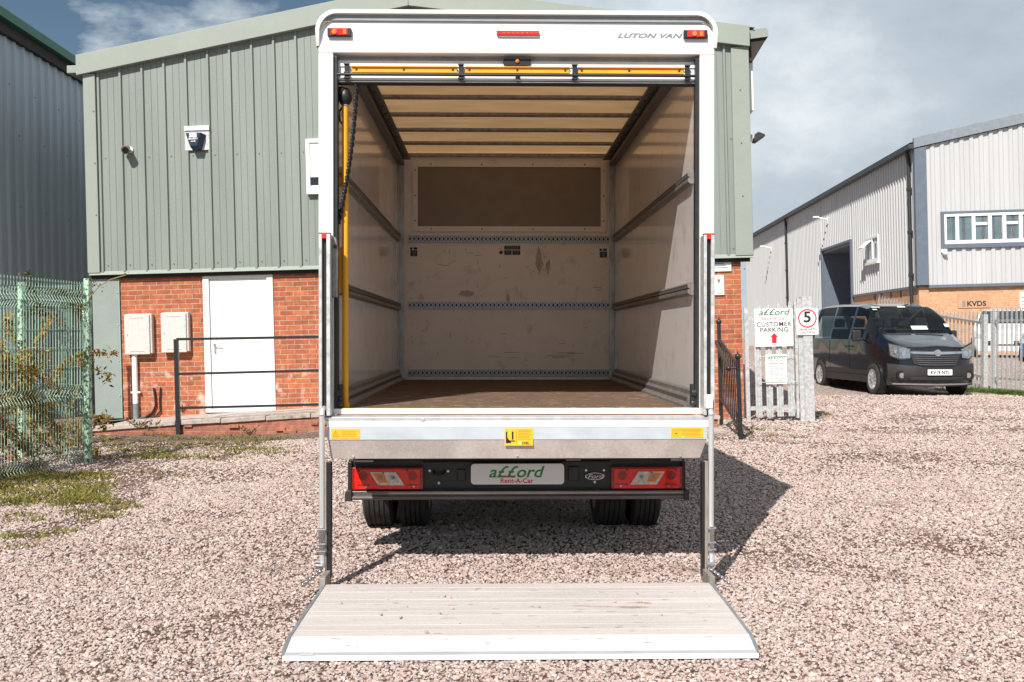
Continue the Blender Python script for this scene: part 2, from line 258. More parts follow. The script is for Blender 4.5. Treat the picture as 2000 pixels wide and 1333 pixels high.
# ------------------------------------------------------------------ mesh builder
class MB:
    def __init__(s): s.v = []; s.f = []; s.m = []; s.mi = 0; s.tf = None
    def add(s, vs, fs):
        o = len(s.v)
        s.v += [tuple(s.tf @ Vector(p)) if s.tf else tuple(p) for p in vs]
        s.f += [tuple(i+o for i in f) for f in fs]; s.m += [s.mi]*len(fs); return s
    def box(s, x0, x1, y0, y1, z0, z1):
        if x0 > x1: x0, x1 = x1, x0
        if y0 > y1: y0, y1 = y1, y0
        if z0 > z1: z0, z1 = z1, z0
        return s.add([(x0,y0,z0),(x1,y0,z0),(x1,y1,z0),(x0,y1,z0),(x0,y0,z1),(x1,y0,z1),(x1,y1,z1),(x0,y1,z1)],
                     [(0,3,2,1),(4,5,6,7),(0,1,5,4),(1,2,6,5),(2,3,7,6),(3,0,4,7)])
    def prism(s, poly, axis, a, b):
        """poly: 2-D points; axis 'x' -> (y,z), 'y' -> (x,z), 'z' -> (x,y)"""
        n = len(poly)
        def P(p, t): return (t, p[0], p[1]) if axis == 'x' else (p[0], t, p[1]) if axis == 'y' else (p[0], p[1], t)
        vs = [P(p, a) for p in poly]+[P(p, b) for p in poly]
        fs = [tuple(range(n)), tuple(range(2*n-1, n-1, -1))]+[(i, i+n, (i+1) % n+n, (i+1) % n) for i in range(n)]
        return s.add(vs, fs)
    def cyl(s, p0, p1, r, n=12, r2=None, cap=True):
        p0 = Vector(p0); p1 = Vector(p1); r2 = r if r2 is None else r2
        d = (p1-p0); 
        if d.length < 1e-9: return s
        q = d.normalized().to_track_quat('Z', 'Y').to_matrix()
        vs = []
        for p, rr in ((p0, r), (p1, r2)):
            for i in range(n):
                a = 2*PI*i/n; vs.append(tuple(p+q @ Vector((rr*math.cos(a), rr*math.sin(a), 0))))
        fs = [(i, (i+1) % n, (i+1) % n+n, i+n) for i in range(n)]
        if cap: fs += [tuple(range(n-1, -1, -1)), tuple(range(n, 2*n))]
        return s.add(vs, fs)
    def tube(s, pts, r, n=8):
        for a, b in zip(pts[:-1], pts[1:]): s.cyl(a, b, r, n)
        return s
    def sphere(s, c, r, seg=10, rings=6, sc=(1, 1, 1)):
        vs = []; fs = []
        for i in range(rings+1):
            th = PI*i/rings
            for j in range(seg):
                ph = 2*PI*j/seg
                vs.append((c[0]+sc[0]*r*math.sin(th)*math.cos(ph), c[1]+sc[1]*r*math.sin(th)*math.sin(ph), c[2]+sc[2]*r*math.cos(th)))
        for i in range(rings):
            for j in range(seg): fs.append((i*seg+j, (i+1)*seg+j, (i+1)*seg+(j+1) % seg, i*seg+(j+1) % seg))
        return s.add(vs, fs)
    def grid(s, rows):
        n = len(rows[0]); vs = [p for r in rows for p in r]
        return s.add(vs, [(i*n+j, i*n+j+1, (i+1)*n+j+1, (i+1)*n+j) for i in range(len(rows)-1) for j in range(n-1)])
    def lathe(s, c, axis, prof, n=24):
        """prof: (along axis, radius) pairs"""
        rows = []
        for a, r in prof:
            row = []
            for j in range(n+1):
                t = 2*PI*j/n; u, v = r*math.cos(t), r*math.sin(t)
                row.append((c[0]+a, c[1]+u, c[2]+v) if axis == 'x' else (c[0]+u, c[1]+a, c[2]+v) if axis == 'y' else (c[0]+u, c[1]+v, c[2]+a))
            rows.append(row)
        return s.grid(rows)
    def build(s, name, mats, parent=None, bevel=0, smooth=False, loc=None, label=None):
        me = bpy.data.meshes.new(name); me.from_pydata(s.v, [], s.f)
        if not isinstance(mats, (list, tuple)): mats = [mats]
        for m in mats: me.materials.append(m)
        if len(mats) > 1: me.polygons.foreach_set('material_index', s.m)
        bm = bmesh.new(); bm.from_mesh(me); bmesh.ops.remove_doubles(bm, verts=bm.verts, dist=1e-5) if smooth else None
        bmesh.ops.recalc_face_normals(bm, faces=bm.faces); bm.to_mesh(me); bm.free()
        if smooth:
            me.polygons.foreach_set('use_smooth', [True]*len(me.polygons))
            try: me.set_sharp_from_angle(angle=R(38))
            except Exception: pass
        o = bpy.data.objects.new(name, me); col.objects.link(o)
        if parent: o.parent = parent
        if loc is not None: o.location = loc
        if bevel:
            b = o.modifiers.new('bevel', 'BEVEL'); b.width = bevel; b.segments = 2; b.limit_method = 'ANGLE'; b.angle_limit = R(40)
        if label: o['label'] = label
        return o
def tag(o, label, cat, group=None, kind=None):
    if label: o['label'] = label
    if cat: o['category'] = cat
    if group: o['group'] = group
    if kind: o['kind'] = kind
    return o
def thing(name, label, cat, loc=(0, 0, 0), rot=(0, 0, 0), group=None):
    o = bpy.data.objects.new(name, None); col.objects.link(o); o.empty_display_size = .2
    o.location = loc; o.rotation_euler = rot
    return tag(o, label, cat, group)
def box(name, m, parent, x0, x1, y0, y1, z0, z1, bevel=0): return MB().box(x0, x1, y0, y1, z0, z1).build(name, m, parent, bevel)
def text(name, s, size, m, parent, loc, sx=1, shear=0, depth=.002, align='CENTER', rot=(PI/2, 0, 0), spacing=1, bold=0):
    cu = bpy.data.curves.new('t', 'FONT'); cu.body = s; cu.size = size; cu.align_x = align; cu.shear = shear; cu.extrude = depth; cu.space_character = spacing; cu.offset = bold
    cu.resolution_u = 3
    ob = bpy.data.objects.new('t', cu); col.objects.link(ob)
    dg = bpy.context.evaluated_depsgraph_get(); me = bpy.data.meshes.new_from_object(ob.evaluated_get(dg)); me.name = name
    bpy.data.objects.remove(ob); me.materials.clear(); me.materials.append(m)
    for v in me.vertices: v.co.x *= sx
    o = bpy.data.objects.new(name, me); col.objects.link(o); o.parent = parent; o.location = loc; o.rotation_euler = rot
    return o
def copy_tree(o, parent=None):
    c = o.copy(); col.objects.link(c)
    if parent: c.parent = parent
    for ch in [x for x in bpy.data.objects if x.parent == o]: copy_tree(ch, c)
    return c
def sm(a, b, x): t = min(1, max(0, (x-a)/(b-a))); return t*t*(3-2*t)
TILT = R(-1.4)

# ------------------------------------------------------------------ ground
def gz(x, y):
    a = .085*sm(5.9, 7.4, y)+.04*sm(7.2, 9.5, y)+.02*sm(14, 22, y)
    k = 1-.75*sm(1.3, 3.2, -x)
    return a*k + .62*sm(24.6, 30, y)
ys = [-6, 0, 3]+[3+.25*i for i in range(1, 60)]+[18+i for i in range(1, 16)]+[36, 45, 60, 90, 150, 400, 1200]
xs = [-1200, -300, -80, -30, -15]+[-12+.4*i for i in range(0, 71)]+[20, 30, 60, 200, 1200]
m = MB(); m.grid([[(x, y, gz(x, y)) for x in xs] for y in ys])
g = m.build('ground', GRAVEL, smooth=True); g['kind'] = 'structure'

def stones():
    rng = np.random.default_rng(3)
    V20 = np.array([(0,0,1)]+[(.894*math.cos(2*PI*i/5), .894*math.sin(2*PI*i/5), .447) for i in range(5)]+[(.894*math.cos(2*PI*(i+.5)/5), .894*math.sin(2*PI*(i+.5)/5), -.447) for i in range(5)]+[(0,0,-1)])
    F20 = []
    for i in range(5):
        j = (i+1) % 5
        F20 += [(0, 1+i, 1+j), (1+i, 6+i, 1+j), (1+j, 6+i, 6+j), (11, 6+j, 6+i)]
    V8 = np.array([(1,0,0),(0,1,0),(-1,0,0),(0,-1,0),(0,0,1),(0,0,-1)], float)
    F8 = [(0,1,4),(1,2,4),(2,3,4),(3,0,4),(1,0,5),(2,1,5),(3,2,5),(0,3,5)]
    AV, AF, base = [], [], 0
    for y0, y1, dens, rmul, V0, F0 in ((3.5, 6.5, 5400, .58, V20, F20), (6.5, 9.5, 3300, .69, V20, F20), (9.5, 14, 1600, .94, V8, F8), (14, 22, 560, 1.4, V8, F8)):
        F0 = np.array(F0); nv = len(V0)
        xa, xb = -.53*y1-.5, .55*y1+.5
        nn = int((xb-xa)*(y1-y0)*dens)
        x = rng.uniform(xa, xb, nn); y = rng.uniform(y0, y1, nn)
        k = (x/y > -.54) & (x/y < .56)
        k &= ~((np.abs(x-.146) < .98) & (y > 4.53) & (y < 5.6))
        th = np.sin(x*1.7+y*.6)+np.sin(y*2.3-x*.8+1)+np.sin(x*4.1+2*np.sin(y*3))
        k &= ~((th > 1.9) & (rng.random(nn) < .45))          # thinner where earth shows
        k &= ~((x < -2.9) & (y > 7.2) & (np.sin(x*5.1+y*1.3)+np.sin(y*4.3+1)*.8 > -.2-.5*(x < -3.8)) & (rng.random(nn) < .7))
        k &= ~((y > 9.8) & (x > 2.6) & (np.sin(y*2.4+1.3*np.sin(x*.8)+x*.15)+.6*np.sin(x*2.3+y) > .75) & (rng.random(nn) < .55))
        k &= ~((y > 13.6) & (x > -5.3) & (x < 2.9)) & ~((y > 15.7) & (x < 3.2))
        x = x[k]; y = y[k]
        if y0 < 4: x = np.append(x, rng.uniform(-.85, 1.1, 26)); y = np.append(y, 5.55-abs(rng.normal(0, .35, 26)).clip(0, .8))
        n = len(x); z = np.array([gz(p, q) for p, q in zip(x, y)])
        if y0 < 4: z[-26:] += .060
        r = (.0085+.011*rng.random(n)**1.8)*rmul
        r *= np.where(rng.random(n) < .015, 1.6, 1)
        sc = np.stack([rng.uniform(.8, 1.4, n), rng.uniform(.7, 1.1, n), rng.uniform(.5, .8, n)], 1)*r[:, None]
        V = V0[None]*rng.uniform(.72, 1.25, (n, nv, 1))*sc[:, None, :]
        a = rng.uniform(0, 2*PI, n); t = rng.uniform(-.5, .5, n)
        ca, sa, ct, st = np.cos(a)[:, None], np.sin(a)[:, None], np.cos(t)[:, None], np.sin(t)[:, None]
        X, Y, Z = V[..., 0], V[..., 1], V[..., 2]
        Y, Z = Y*ct-Z*st, Y*st+Z*ct
        X, Y = X*ca-Y*sa, X*sa+Y*ca
        V = np.stack([X+x[:, None], Y+y[:, None], Z+(z+r*rng.uniform(.1, .6, n))[:, None]], 2).reshape(-1, 3)
        AV.append(V); AF.append((F0[None]+nv*np.arange(n)[:, None, None]).reshape(-1, 3)+base); base += len(V)
    V = np.concatenate(AV); Fc = np.concatenate(AF)
    me = bpy.data.meshes.new('gravel'); me.vertices.add(len(V)); me.vertices.foreach_set('co', V.ravel())
    me.loops.add(Fc.size); me.loops.foreach_set('vertex_index', Fc.ravel().astype(np.int32))
    me.polygons.add(len(Fc)); me.polygons.foreach_set('loop_start', np.arange(0, Fc.size, 3, dtype=np.int32))
    me.update(calc_edges=True); me.materials.append(STONEM)
    me.polygons.foreach_set('use_smooth', [False]*len(Fc))
    o = bpy.data.objects.new('gravel', me); col.objects.link(o)
    tag(o, 'pinkish grey crushed stone gravel covering the yard around the white van', 'gravel', kind='stuff')
stones()

def leaves_mesh(name, m, parent, pts, s0, s1, flat=.5, rnd=None):
    rnd = rnd or random; mb = MB()
    for p in pts:
        s = rnd.uniform(s0, s1); q = Euler((rnd.uniform(-1.2, 1.2), rnd.uniform(-1.2, 1.2), rnd.uniform(0, 6.28))).to_matrix()
        pp = [q @ Vector(v)+Vector(p) for v in ((-s, 0, 0), (-.2*s, -.48*s, .1*s), (s, 0, -.15*s), (-.2*s, .48*s, .1*s))]
        mb.add(pp, [(0, 1, 2), (0, 2, 3)])
    return mb.build(name, m, parent)

def grass_obj(name, label, spots, hmin, hmax, mate=None):
    mb = MB()
    for (x, y, rad, cnt) in spots:
        for i in range(cnt):
            a = random.uniform(0, 6.28); d = rad*math.sqrt(random.random()); px_, py_ = x+d*math.cos(a)*1.5, y+d*math.sin(a)*.8
            z = gz(px_, py_)-.004; h = random.uniform(hmin, hmax); b = random.uniform(0, 6.28); wd = random.uniform(.003, .007); ln = random.uniform(.5, 2.2)*h
            dx, dy = math.cos(b), math.sin(b)
            mb.add([(px_-dy*wd, py_+dx*wd, z), (px_+dy*wd, py_-dx*wd, z), (px_+dx*ln*.5+dy*wd*.7, py_+dy*ln*.5-dx*wd*.7, z+h*.7), (px_+dx*ln*.5-dy*wd*.7, py_+dy*ln*.5+dx*wd*.7, z+h*.7), (px_+dx*ln, py_+dy*ln, z+h)],
                   [(0, 1, 2, 3), (3, 2, 4)])
    o = mb.build(name, mate or GRASSM); tag(o, label, 'grass', kind='stuff')

# ================================================================== THE VAN
VX, VY = .146, 5.98
van = thing('luton_van', 'white box van seen from behind, shutter raised and lift platform lowered', 'van', (VX, VY, 0))
def vx(px, Y=VY): return pt(px, 600, Y).x-VX
def vz(py, Y=VY): return pt(1000, py, Y).z
HW = 1.128; TOP = 3.245; OPX = 1.044; OPT = vz(105); FL = .985; IW = 1.03; LEN = 4.02
def rrect(hw, z0, z1, r, n=8):
    p = [(-hw, z0), (hw, z0)]
    p += [(hw-r+r*math.sin(PI/2-a), z1-r+r*math.sin(a)) for a in [PI/2*i/n for i in range(n+1)]]
    p += [(-hw+r-r*math.sin(a), z1-r+r*math.cos(a)) for a in [PI/2*i/n for i in range(n+1)]]
    return p
# rear frame: posts and header (rounded upper corners)
FT = vz(42)
m = MB()
m.box(-HW, -OPX, 0, .07, .945, FT-.10); m.box(OPX, HW, 0, .07, .945, FT-.10)
hd = [(-HW, OPT), (-OPX-.0, OPT), (OPX, OPT), (HW, OPT)]
r_ = .10
hp = [(-HW, FT-.10), (-OPX, FT-.10), (-OPX, OPT), (OPX, OPT), (OPX, FT-.10), (HW, FT-.10)]
arc = [(HW-r_+r_*math.cos(a), FT-r_+r_*math.sin(a)) for a in [PI/2*i/8 for i in range(9)]]
m = MB(); m.box(-HW, -OPX, 0, .07, .945, OPT); m.box(OPX, HW, 0, .07, .945, OPT)
m.prism([(-HW, OPT), (HW, OPT)]+arc+[(-x, z) for x, z in reversed(arc)], 'y', 0, .07)
m.build('rear_frame', WHITE, van, .006)
# roof cap lip standing proud around the top of the frame
r2 = .12; W2 = HW+.012
def arcs(hw, top, r): return [(hw-r+r*math.cos(a), top-r+r*math.sin(a)) for a in [PI/2*i/10 for i in range(11)]]
o1 = arcs(W2, TOP, r2); i1 = arcs(W2-.022, TOP-.022, r2-.02)
outer = [(W2, TOP-.2)]+o1+[(-x, z) for x, z in reversed(o1)]+[(-W2, TOP-.2)]
inner = [(W2-.018, TOP-.2)]+i1+[(-x, z) for x, z in reversed(i1)]+[(-W2+.018, TOP-.2)]
m = MB()
n_ = len(outer)
rows = [[(x, -.034+(.03 if k in (0, n_-1) else 0), z) for k, (x, z) in enumerate(outer)], [(x, .12, z) for x, z in outer]]
m.grid(rows)
m.grid([[(x, .01, z) for x, z in inner], [(x, -.034+(.03 if k in (0, n_-1) else 0), z) for k, (x, z) in enumerate(inner)]])
m.grid([[rows[0][k] for k in range(n_)], [(x, -.034+(.03 if k in (0, n_-1) else 0), z) for k, (x, z) in enumerate(inner)]])
m.build('roof_lip', WHITE, van, smooth=True)
# grey strip with the recess shade under the lip put into its colour
m = MB(); m.box(-HW+.03, HW-.03, -.012, .0, FT-.004, TOP-.026); m.build('lip_recess_shade', mat('recess_shade_grey', (.28, .30, .32), .6), van)
# outer shell
m = MB(); m.box(-HW, -HW+.02, .07, LEN+.06, .93, 3.12); m.build('side_panel', WHITE, van)
m = MB(); m.box(HW-.02, HW, .07, LEN+.06, .93, 3.12); m.build('side_panel', WHITE, van)
m = MB(); m.box(-HW+.02, HW-.02, LEN+.03, LEN+.06, .93, 3.13); m.build('front_panel', WHITE, van)
sec = arcs(HW+.004, 3.152, .05); sec = [(HW+.004, 3.0)]+sec+[(.5, 3.158), (0, 3.16), (-.5, 3.158)]+[(-x, z) for x, z in reversed(sec)]+[(-HW-.004, 3.0)]
m = MB(); m.grid([[(x, .12, z) for x, z in sec], [(x, LEN+.9, z) for x, z in sec]]); m.build('roof_skin', ROOFT, van, smooth=True)
# luton peak over the cab
m = MB(); m.prism([(LEN+.06, 2.28), (LEN+.06, 3.13), (LEN+.9, 3.12), (LEN+1.15, TOP-.5), (LEN+1.05, 2.28)], 'x', -HW, HW); m.build('luton_peak', WHITE, van, .03)
# linings
m = MB(); m.box(-IW-.01, -IW, .08, LEN+.01, FL, 3.12); m.build('left_side_lining', LINING, van)
m = MB(); m.box(IW, IW+.01, .08, LEN+.01, FL, 3.12); m.build('right_side_lining', LINING, van)
YB = VY+LEN
def bx_(px): return pt(px, 600, YB).x-VX
def bz_(py): return pt(1000, py, YB).z
# scuffs, gouges and a stain on the bulkhead
SCUFF = mat('scuff_marks', (.16, .12, .10), .8, var=.4, vs=60)
SMEAR = mat('pale_scuffs', (.44, .38, .34), .6, var=.25, vs=30)
m = MB(); rs_ = random.Random(5); m.box(-IW, IW, LEN, LEN+.02, FL, 3.14); m.mi = 1
for i in range(46):
    x = rs_.uniform(-.93, .93); z = rs_.uniform(1.15, 2.25); l_ = rs_.uniform(.008, .05)
    if rs_.random() < .6: m.box(x, x+l_*1.6, LEN-.002, LEN, z, z+.0035)
    else: m.box(x, x+.0035, LEN-.002, LEN, z, z+l_)
for i in range(8):
    x = rs_.uniform(-.2, .8); zq = 1.19+.07*rs_.random(); m.box(x, x+rs_.uniform(.05, .2), LEN-.002, LEN, zq, zq+.003)
m.mi = 2; n_ = 14
m.prism([(bx_(1052)+.05*math.cos(a)*rs_.uniform(.4, 1.2), bz_(508)+.13*math.sin(a)*rs_.uniform(.5, 1.1)) for a in [2*PI*i/n_ for i in range(n_)]], 'y', LEN-.0035, LEN-.001)
m.prism([(bx_(1070)+.022*math.cos(a)*rs_.uniform(.5, 1.3), bz_(520)+.07*math.sin(a)*rs_.uniform(.5, 1.3)) for a in [2*PI*i/n_ for i in range(n_)]], 'y', LEN-.004, LEN-.001)
m.prism([(bx_(910)+.085*math.cos(a)*rs_.uniform(.6, 1.1), bz_(574)+.035*math.sin(a)*rs_.uniform(.6, 1.1)) for a in [2*PI*i/n_ for i in range(n_)]], 'y', LEN-.0035, LEN-.001)
m.prism([(bx_(992)+.02*math.cos(a)*rs_.uniform(.6, 1.1), bz_(583)+.05*math.sin(a)*rs_.uniform(.6, 1.1)) for a in [2*PI*i/n_ for i in range(n_)]], 'y', LEN-.0035, LEN-.001)
bulk = m.build('bulkhead', [BULK, SCUFF, SMEAR], van)
# luton window panel in bulkhead
m = MB(); X0, X1, Z0, Z1 = bx_(806), bx_(1184), bz_(453), bz_(317); x0, x1, z0, z1 = bx_(816), bx_(1173), bz_(443), bz_(327)
m.box(X0, x0, LEN-.015, LEN-.001, Z0, Z1); m.box(x1, X1, LEN-.015, LEN-.001, Z0, Z1); m.box(x0, x1, LEN-.015, LEN-.001, Z0, z0); m.box(x0, x1, LEN-.015, LEN-.001, z1, Z1)
m.mi = 1
for px_ in (842, 941, 1041, 1142):
    for zz in ((Z0+z0)/2, (Z1+z1)/2): m.cyl((bx_(px_), LEN-.019, zz), (bx_(px_), LEN-.014, zz), .007, 8)
for py_ in (334, 383, 432):
    for xx in ((X0+x0)/2, (X1+x1)/2): m.cyl((xx, LEN-.019, bz_(py_)), (xx, LEN-.014, bz_(py_)), .007, 8)
fr = m.build('luton_panel_frame', [BULK, BLACKM], van)
box('luton_panel', DPANEL, fr, x0, x1, LEN-.006, LEN-.0015, z0, z1)
# lashing rails on the bulkhead with keyholes
RAILM = mat('lashing_rail_steel', (.36, .37, .38), .4, .6, var=.2, vs=30)
for (pa, pb) in ((461, 474), (590, 603), (722, 735)):
    za, zb = bz_(pb), bz_(pa); xa, xb = bx_(797), bx_(1191)
    m = MB(); m.box(xa, xb, LEN-.014, LEN-.001, za, zb); m.box(xa, xb, LEN-.017, LEN-.014, zb-.006, zb-.001); m.box(xa, xb, LEN-.017, LEN-.014, za+.001, za+.006)
    m.mi = 1; k = 48; zc = (za+zb)/2
    for i in range(k):
        x = xa+(i+.5)*(xb-xa)/k
        m.prism([(x-.012, zc), (x, zc-.018), (x+.012, zc), (x, zc+.018)], 'y', LEN-.0165, LEN-.012)
        m.box(x+.0165, x+.0235, LEN-.0165, LEN-.012, zb-.022, zb-.008); m.box(x+.0165, x+.0235, LEN-.0165, LEN-.012, za+.008, za+.022)
    m.build('lashing_rail', [RAILM, BLACK], van)
# bulkhead bottom trim, corner posts, top cap
m = MB(); m.box(bx_(792), bx_(1197), LEN-.02, LEN-.001, FL, bz_(737)); m.build('kick_strip', ALU, van, .002)
for s_ in (-1, 1):
    m = MB(); m.box(s_*IW, s_*(IW-.055), LEN-.03, LEN-.002, FL, 3.10); m.box(s_*IW, s_*(IW-.012), LEN-.10, LEN-.03, FL, 3.10); m.box(s_*(IW-.03), s_*(IW-.037), LEN-.034, LEN-.03, FL, 3.1)
    m.build('corner_post', mat('post_aluminium', (.40, .40, .40), .4, .5, var=.35, vs=12, stretch=(1, 1, .4)), van, .002)
m = MB(); m.box(-IW, IW, LEN-.03, LEN-.001, 3.105, 3.135); m.build('header_rail', ALUD, van)
# side tie rails
for s_ in (-1, 1):
    for zc, hh, dd in ((2.327, .075, .032), (1.678, .075, .032)):
        m = MB(); m.prism([(s_*IW, zc-hh/2), (s_*(IW-dd*.5), zc-hh/2), (s_*(IW-dd), zc-hh/2+.012), (s_*(IW-dd), zc-.006), (s_*(IW-dd*.55), zc), (s_*(IW-dd), zc+.006), (s_*(IW-dd), zc+hh/2-.012), (s_*(IW-dd*.5), zc+hh/2), (s_*IW, zc+hh/2)], 'y', .12, LEN-.10)
        m.mi = 1
        for i in range(75):
            y = .15+i*.05; m.box(s_*(IW-dd+.001), s_*(IW-dd-.0012), y, y+.022, zc+.012, zc+.026)
        m.build('side_tie_rail', [ALUD, BLACK], van)
    m = MB(); m.prism([(s_*IW, FL), (s_*(IW-.06), FL), (s_*(IW-.06), FL+.014), (s_*(IW-.035), FL+.03), (s_*(IW-.035), FL+.06), (s_*(IW-.02), FL+.075), (s_*(IW-.02), FL+.10), (s_*IW, FL+.11)], 'y', .10, LEN-.10)
    for i in range(20): m.cyl((s_*(IW-.048), .25+i*.18, FL+.014), (s_*(IW-.048), .25+i*.18, FL+.019), .006, 6)
    m.mi = 1
    for i in range(75):
        y = .15+i*.05; m.box(s_*(IW-.036), s_*(IW-.0335), y, y+.02, FL+.036, FL+.055)
    m.build('kick_rail', [ALUD, BLACK], van)
# roof hoops, shutter tracks
for y in (.43, 1.04, 1.65, 2.25, 2.86, 3.47):
    m = MB(); m.box(-IW+.01, IW-.01, y, y+.045, 3.130, 3.1515); m.box(-IW+.01, IW-.01, y+.01, y+.035, 3.122, 3.130); m.build('roof_hoop', ALUD, van, .002)
for s_ in (-1, 1):
    m = MB(); m.box(s_*IW, s_*(IW-.012), .10, LEN-.03, 3.02, 3.11); m.box(s_*(IW-.012), s_*(IW-.06), .10, LEN-.03, 3.02, 3.03); m.box(s_*(IW-.012), s_*(IW-.12), .10, LEN-.05, 3.070, 3.082); m.box(s_*(IW-.055), s_*(IW-.06), .10, LEN-.03, 3.03, 3.055)
    m.mi = 1
    for i in range(16): m.cyl((s_*(IW-.09), .3+i*.23, 3.065), (s_*(IW-.09), .3+i*.23, 3.07), .008, 8)
    m.build('shutter_track', [mat('track_aluminium', (.16, .15, .145), .45, .6, var=.2, vs=30), BLACK], van)
# black vertical guides inside the posts
for s_ in (-1, 1):
    m = MB(); m.box(s_*(OPX-.001), s_*(OPX-.022), .018, .075, FL+.0, OPT-.015); m.build('door_guide', BLACKM, van, .003)
    m = MB(); m.cyl((s_*(OPX-.035), .03, FL+.02), (s_*(OPX-.035), .03, FL+.14), .016, 10); m.cyl((s_*(OPX-.045), .02, FL+.09), (s_*(OPX-.02), .02, FL+.09), .022, 10); m.sphere((s_*(OPX-.035), .02, FL+.03), .02); m.build('guide_foot', BLACKM, van, smooth=True)
# floor
m = MB(); m.box(-IW, IW, .03, LEN, FL-.03, FL); m.mi = 1
for i in range(120):
    x = rs_.uniform(-.98, .98); y = rs_.uniform(.1, 1.9); l_ = rs_.uniform(.015, .09); a = rs_.uniform(-.25, .25)+(rs_.random() < .15)*1.2
    dx, dy = l_*math.cos(a), l_*math.sin(a); w_ = .006
    m.add([(x, y, FL+.0015), (x+dx, y+dy, FL+.0015), (x+dx, y+dy+w_*2, FL+.0015), (x, y+w_*2, FL+.0015)], [(0, 1, 2, 3)])
m.build('load_floor', [PLY, mat('raw_wood_scratches', (.55, .40, .27), .8, var=.3, vs=40)], van)
m = MB(); m.box(-OPX, OPX, -.005, .028, FL-.03, FL+.002); m.build('sill_edge', WHITE2, van, .003)
m = MB(); m.box(-OPX+.05, OPX-.01, .012, .022, FL+.002, FL+.0045); m.build('yellow_sill_line', mat('worn_yellow_line', (.70, .36, .06), .6, var=.3, vs=8, grime=((.75, .7, .65), 14, .5, .58)), van)
m = MB(); m.box(-OPX, OPX, -.032, -.006, FL-.055, FL-.034); m.build('sill_seal_line', mat('rust_orange_line', (.62, .26, .10), .7, var=.4, vs=14), van)
# raised shutter: its last panel hangs at the top
sh = thing('roller_shutter', None, None, (0, -.034, 0)); sh.parent = van
Ys = VY+.09
def sx(px): return pt(px, 140, Ys).x-VX
def szz(py): return pt(1000, py, Ys).z
m = MB(); m.box(sx(661), sx(1361), .09, .14, szz(161), szz(123)); m.box(sx(661), sx(1361), .084, .09, szz(160), szz(153)); m.box(sx(661), sx(1361), .083, .09, szz(135.5), szz(126.5)); m.box(sx(661), sx(1361), .082, .09, szz(151), szz(147.5)); m.build('bottom_panel', WHITE2, sh, .002)
m = MB(); m.prism([(.09, szz(126.5)), (.13, szz(108)), (.16, szz(108)), (.14, szz(126.5))], 'x', sx(661), sx(1361)); m.prism([(.125, szz(117.5)), (.05, szz(106)), (.052, szz(104)), (.14, szz(104))], 'x', sx(661), sx(1361)); m.build('curved_panel', ALU, sh)
m = MB(); m.prism([(.088, szz(163)), (.075, szz(165.5)), (.13, szz(167.5)), (.13, szz(161))], 'x', sx(659), sx(1362)); m.mi = 1; m.box(sx(659), sx(1362), .086, .13, szz(168.5), szz(166)); m.build('bottom_seal', [ALU, BLACK], sh)
m = MB(); ya, yb = sx(689), sx(1332)
for (a, b) in ((689, 893), (909, 1111), (1128, 1332)):
    m.prism([(.084, szz(147.5)), (.069, szz(147.5)), (.069, szz(145)), (.080, szz(144.5)), (.080, szz(137)), (.069, szz(136.5)), (.069, szz(135)), (.084, szz(135))], 'x', sx(a), sx(b))
m.mi = 1
for px_ in (698, 790, 885, 917, 1010, 1103, 1135, 1227, 1324): m.box(sx(px_)-.006, sx(px_)+.006, .077, .081, szz(143.5), szz(139.5))
m.build('yellow_pull_channel', [YELLOW, BLACK], sh)
for px_ in (680, 901, 1121, 1339):
    m = MB(); m.box(sx(px_)-.013, sx(px_)+.013, .064, .084, szz(161), szz(131.5)); m.box(sx(px_)-.016, sx(px_)+.016, .052, .066, szz(151.5), szz(147.5)); m.box(sx(px_)-.017, sx(px_)+.017, .058, .07, szz(161), szz(157)); m.box(sx(px_)-.017, sx(px_)+.017, .058, .07, szz(134), szz(131)); m.build('shutter_clip', BLACK, sh, .003)
m = MB(); m.cyl((sx(656), .060, szz(152.5)), (sx(1367), .060, szz(152.5)), .0085, 10); m.cyl((sx(1011), .062, szz(152)), (sx(1011), .07, szz(159)), .014, 8); m.build('lock_bar', BLACKM, sh, smooth=True)
m = MB(); m.prism([(sx(983), szz(120)), (sx(1036), szz(120)), (sx(1036), szz(131)), (sx(1030), szz(133)), (sx(989), szz(133)), (sx(983), szz(131))], 'y', .07, .12); m.mi = 1; m.sphere((sx(1010), .068, szz(125)), .012); m.build('latch', [BLACK, ORANGEL], sh)
# yellow grab pole
gp = thing('grab_pole', None, None); gp.parent = van
Yg = VY+.10; gx = pt(674.5, 600, Yg).x-VX
m = MB(); m.cyl((gx, .10, FL+.004), (gx, .10, pt(0, 205, Yg).z), .0185, 18); m.build('pole', YELLOW, gp, smooth=True)
m = MB(); m.cyl((gx, .10, FL+.002), (gx, .10, FL+.03), .024, 18); m.build('foot', YELLOW, gp, smooth=True)
m = MB(); ztop = pt(0, 187, Yg).z; m.sphere((gx, .10, ztop), .045, 12, 8, (.9, .9, 1.25)); m.sphere((gx-.02, .09, ztop+.03), .03); m.tube([(gx-.01, .1, ztop-.05), (gx-.035, .09, ztop-.09), (gx-.03, .1, ztop-.14), (gx, .1, ztop-.17)], .006); m.build('rope_knot', BLACK, gp, smooth=True)
m = MB(); m.cyl((gx, .10, pt(0, 205, Yg).z), (gx, .10, pt(0, 199, Yg).z), .022, 12); m.build('ferrule', CHROME, gp, smooth=True)
for a_, b_ in ((573, 482), (362, 345), (336, 324)): MB().box(gx-.045, gx-.018, .10, .13, pt(0, a_, Yg).z, pt(0, b_, Yg).z).build('pole_bracket', mat('orange_bracket', (.55, .22, .015), .5, var=.2), gp, .003)
m = MB()
Yr = VY+.06; a_ = pt(697, 166, Yr); b_ = pt(661, 438, Yr)
nn = 60; pp = []
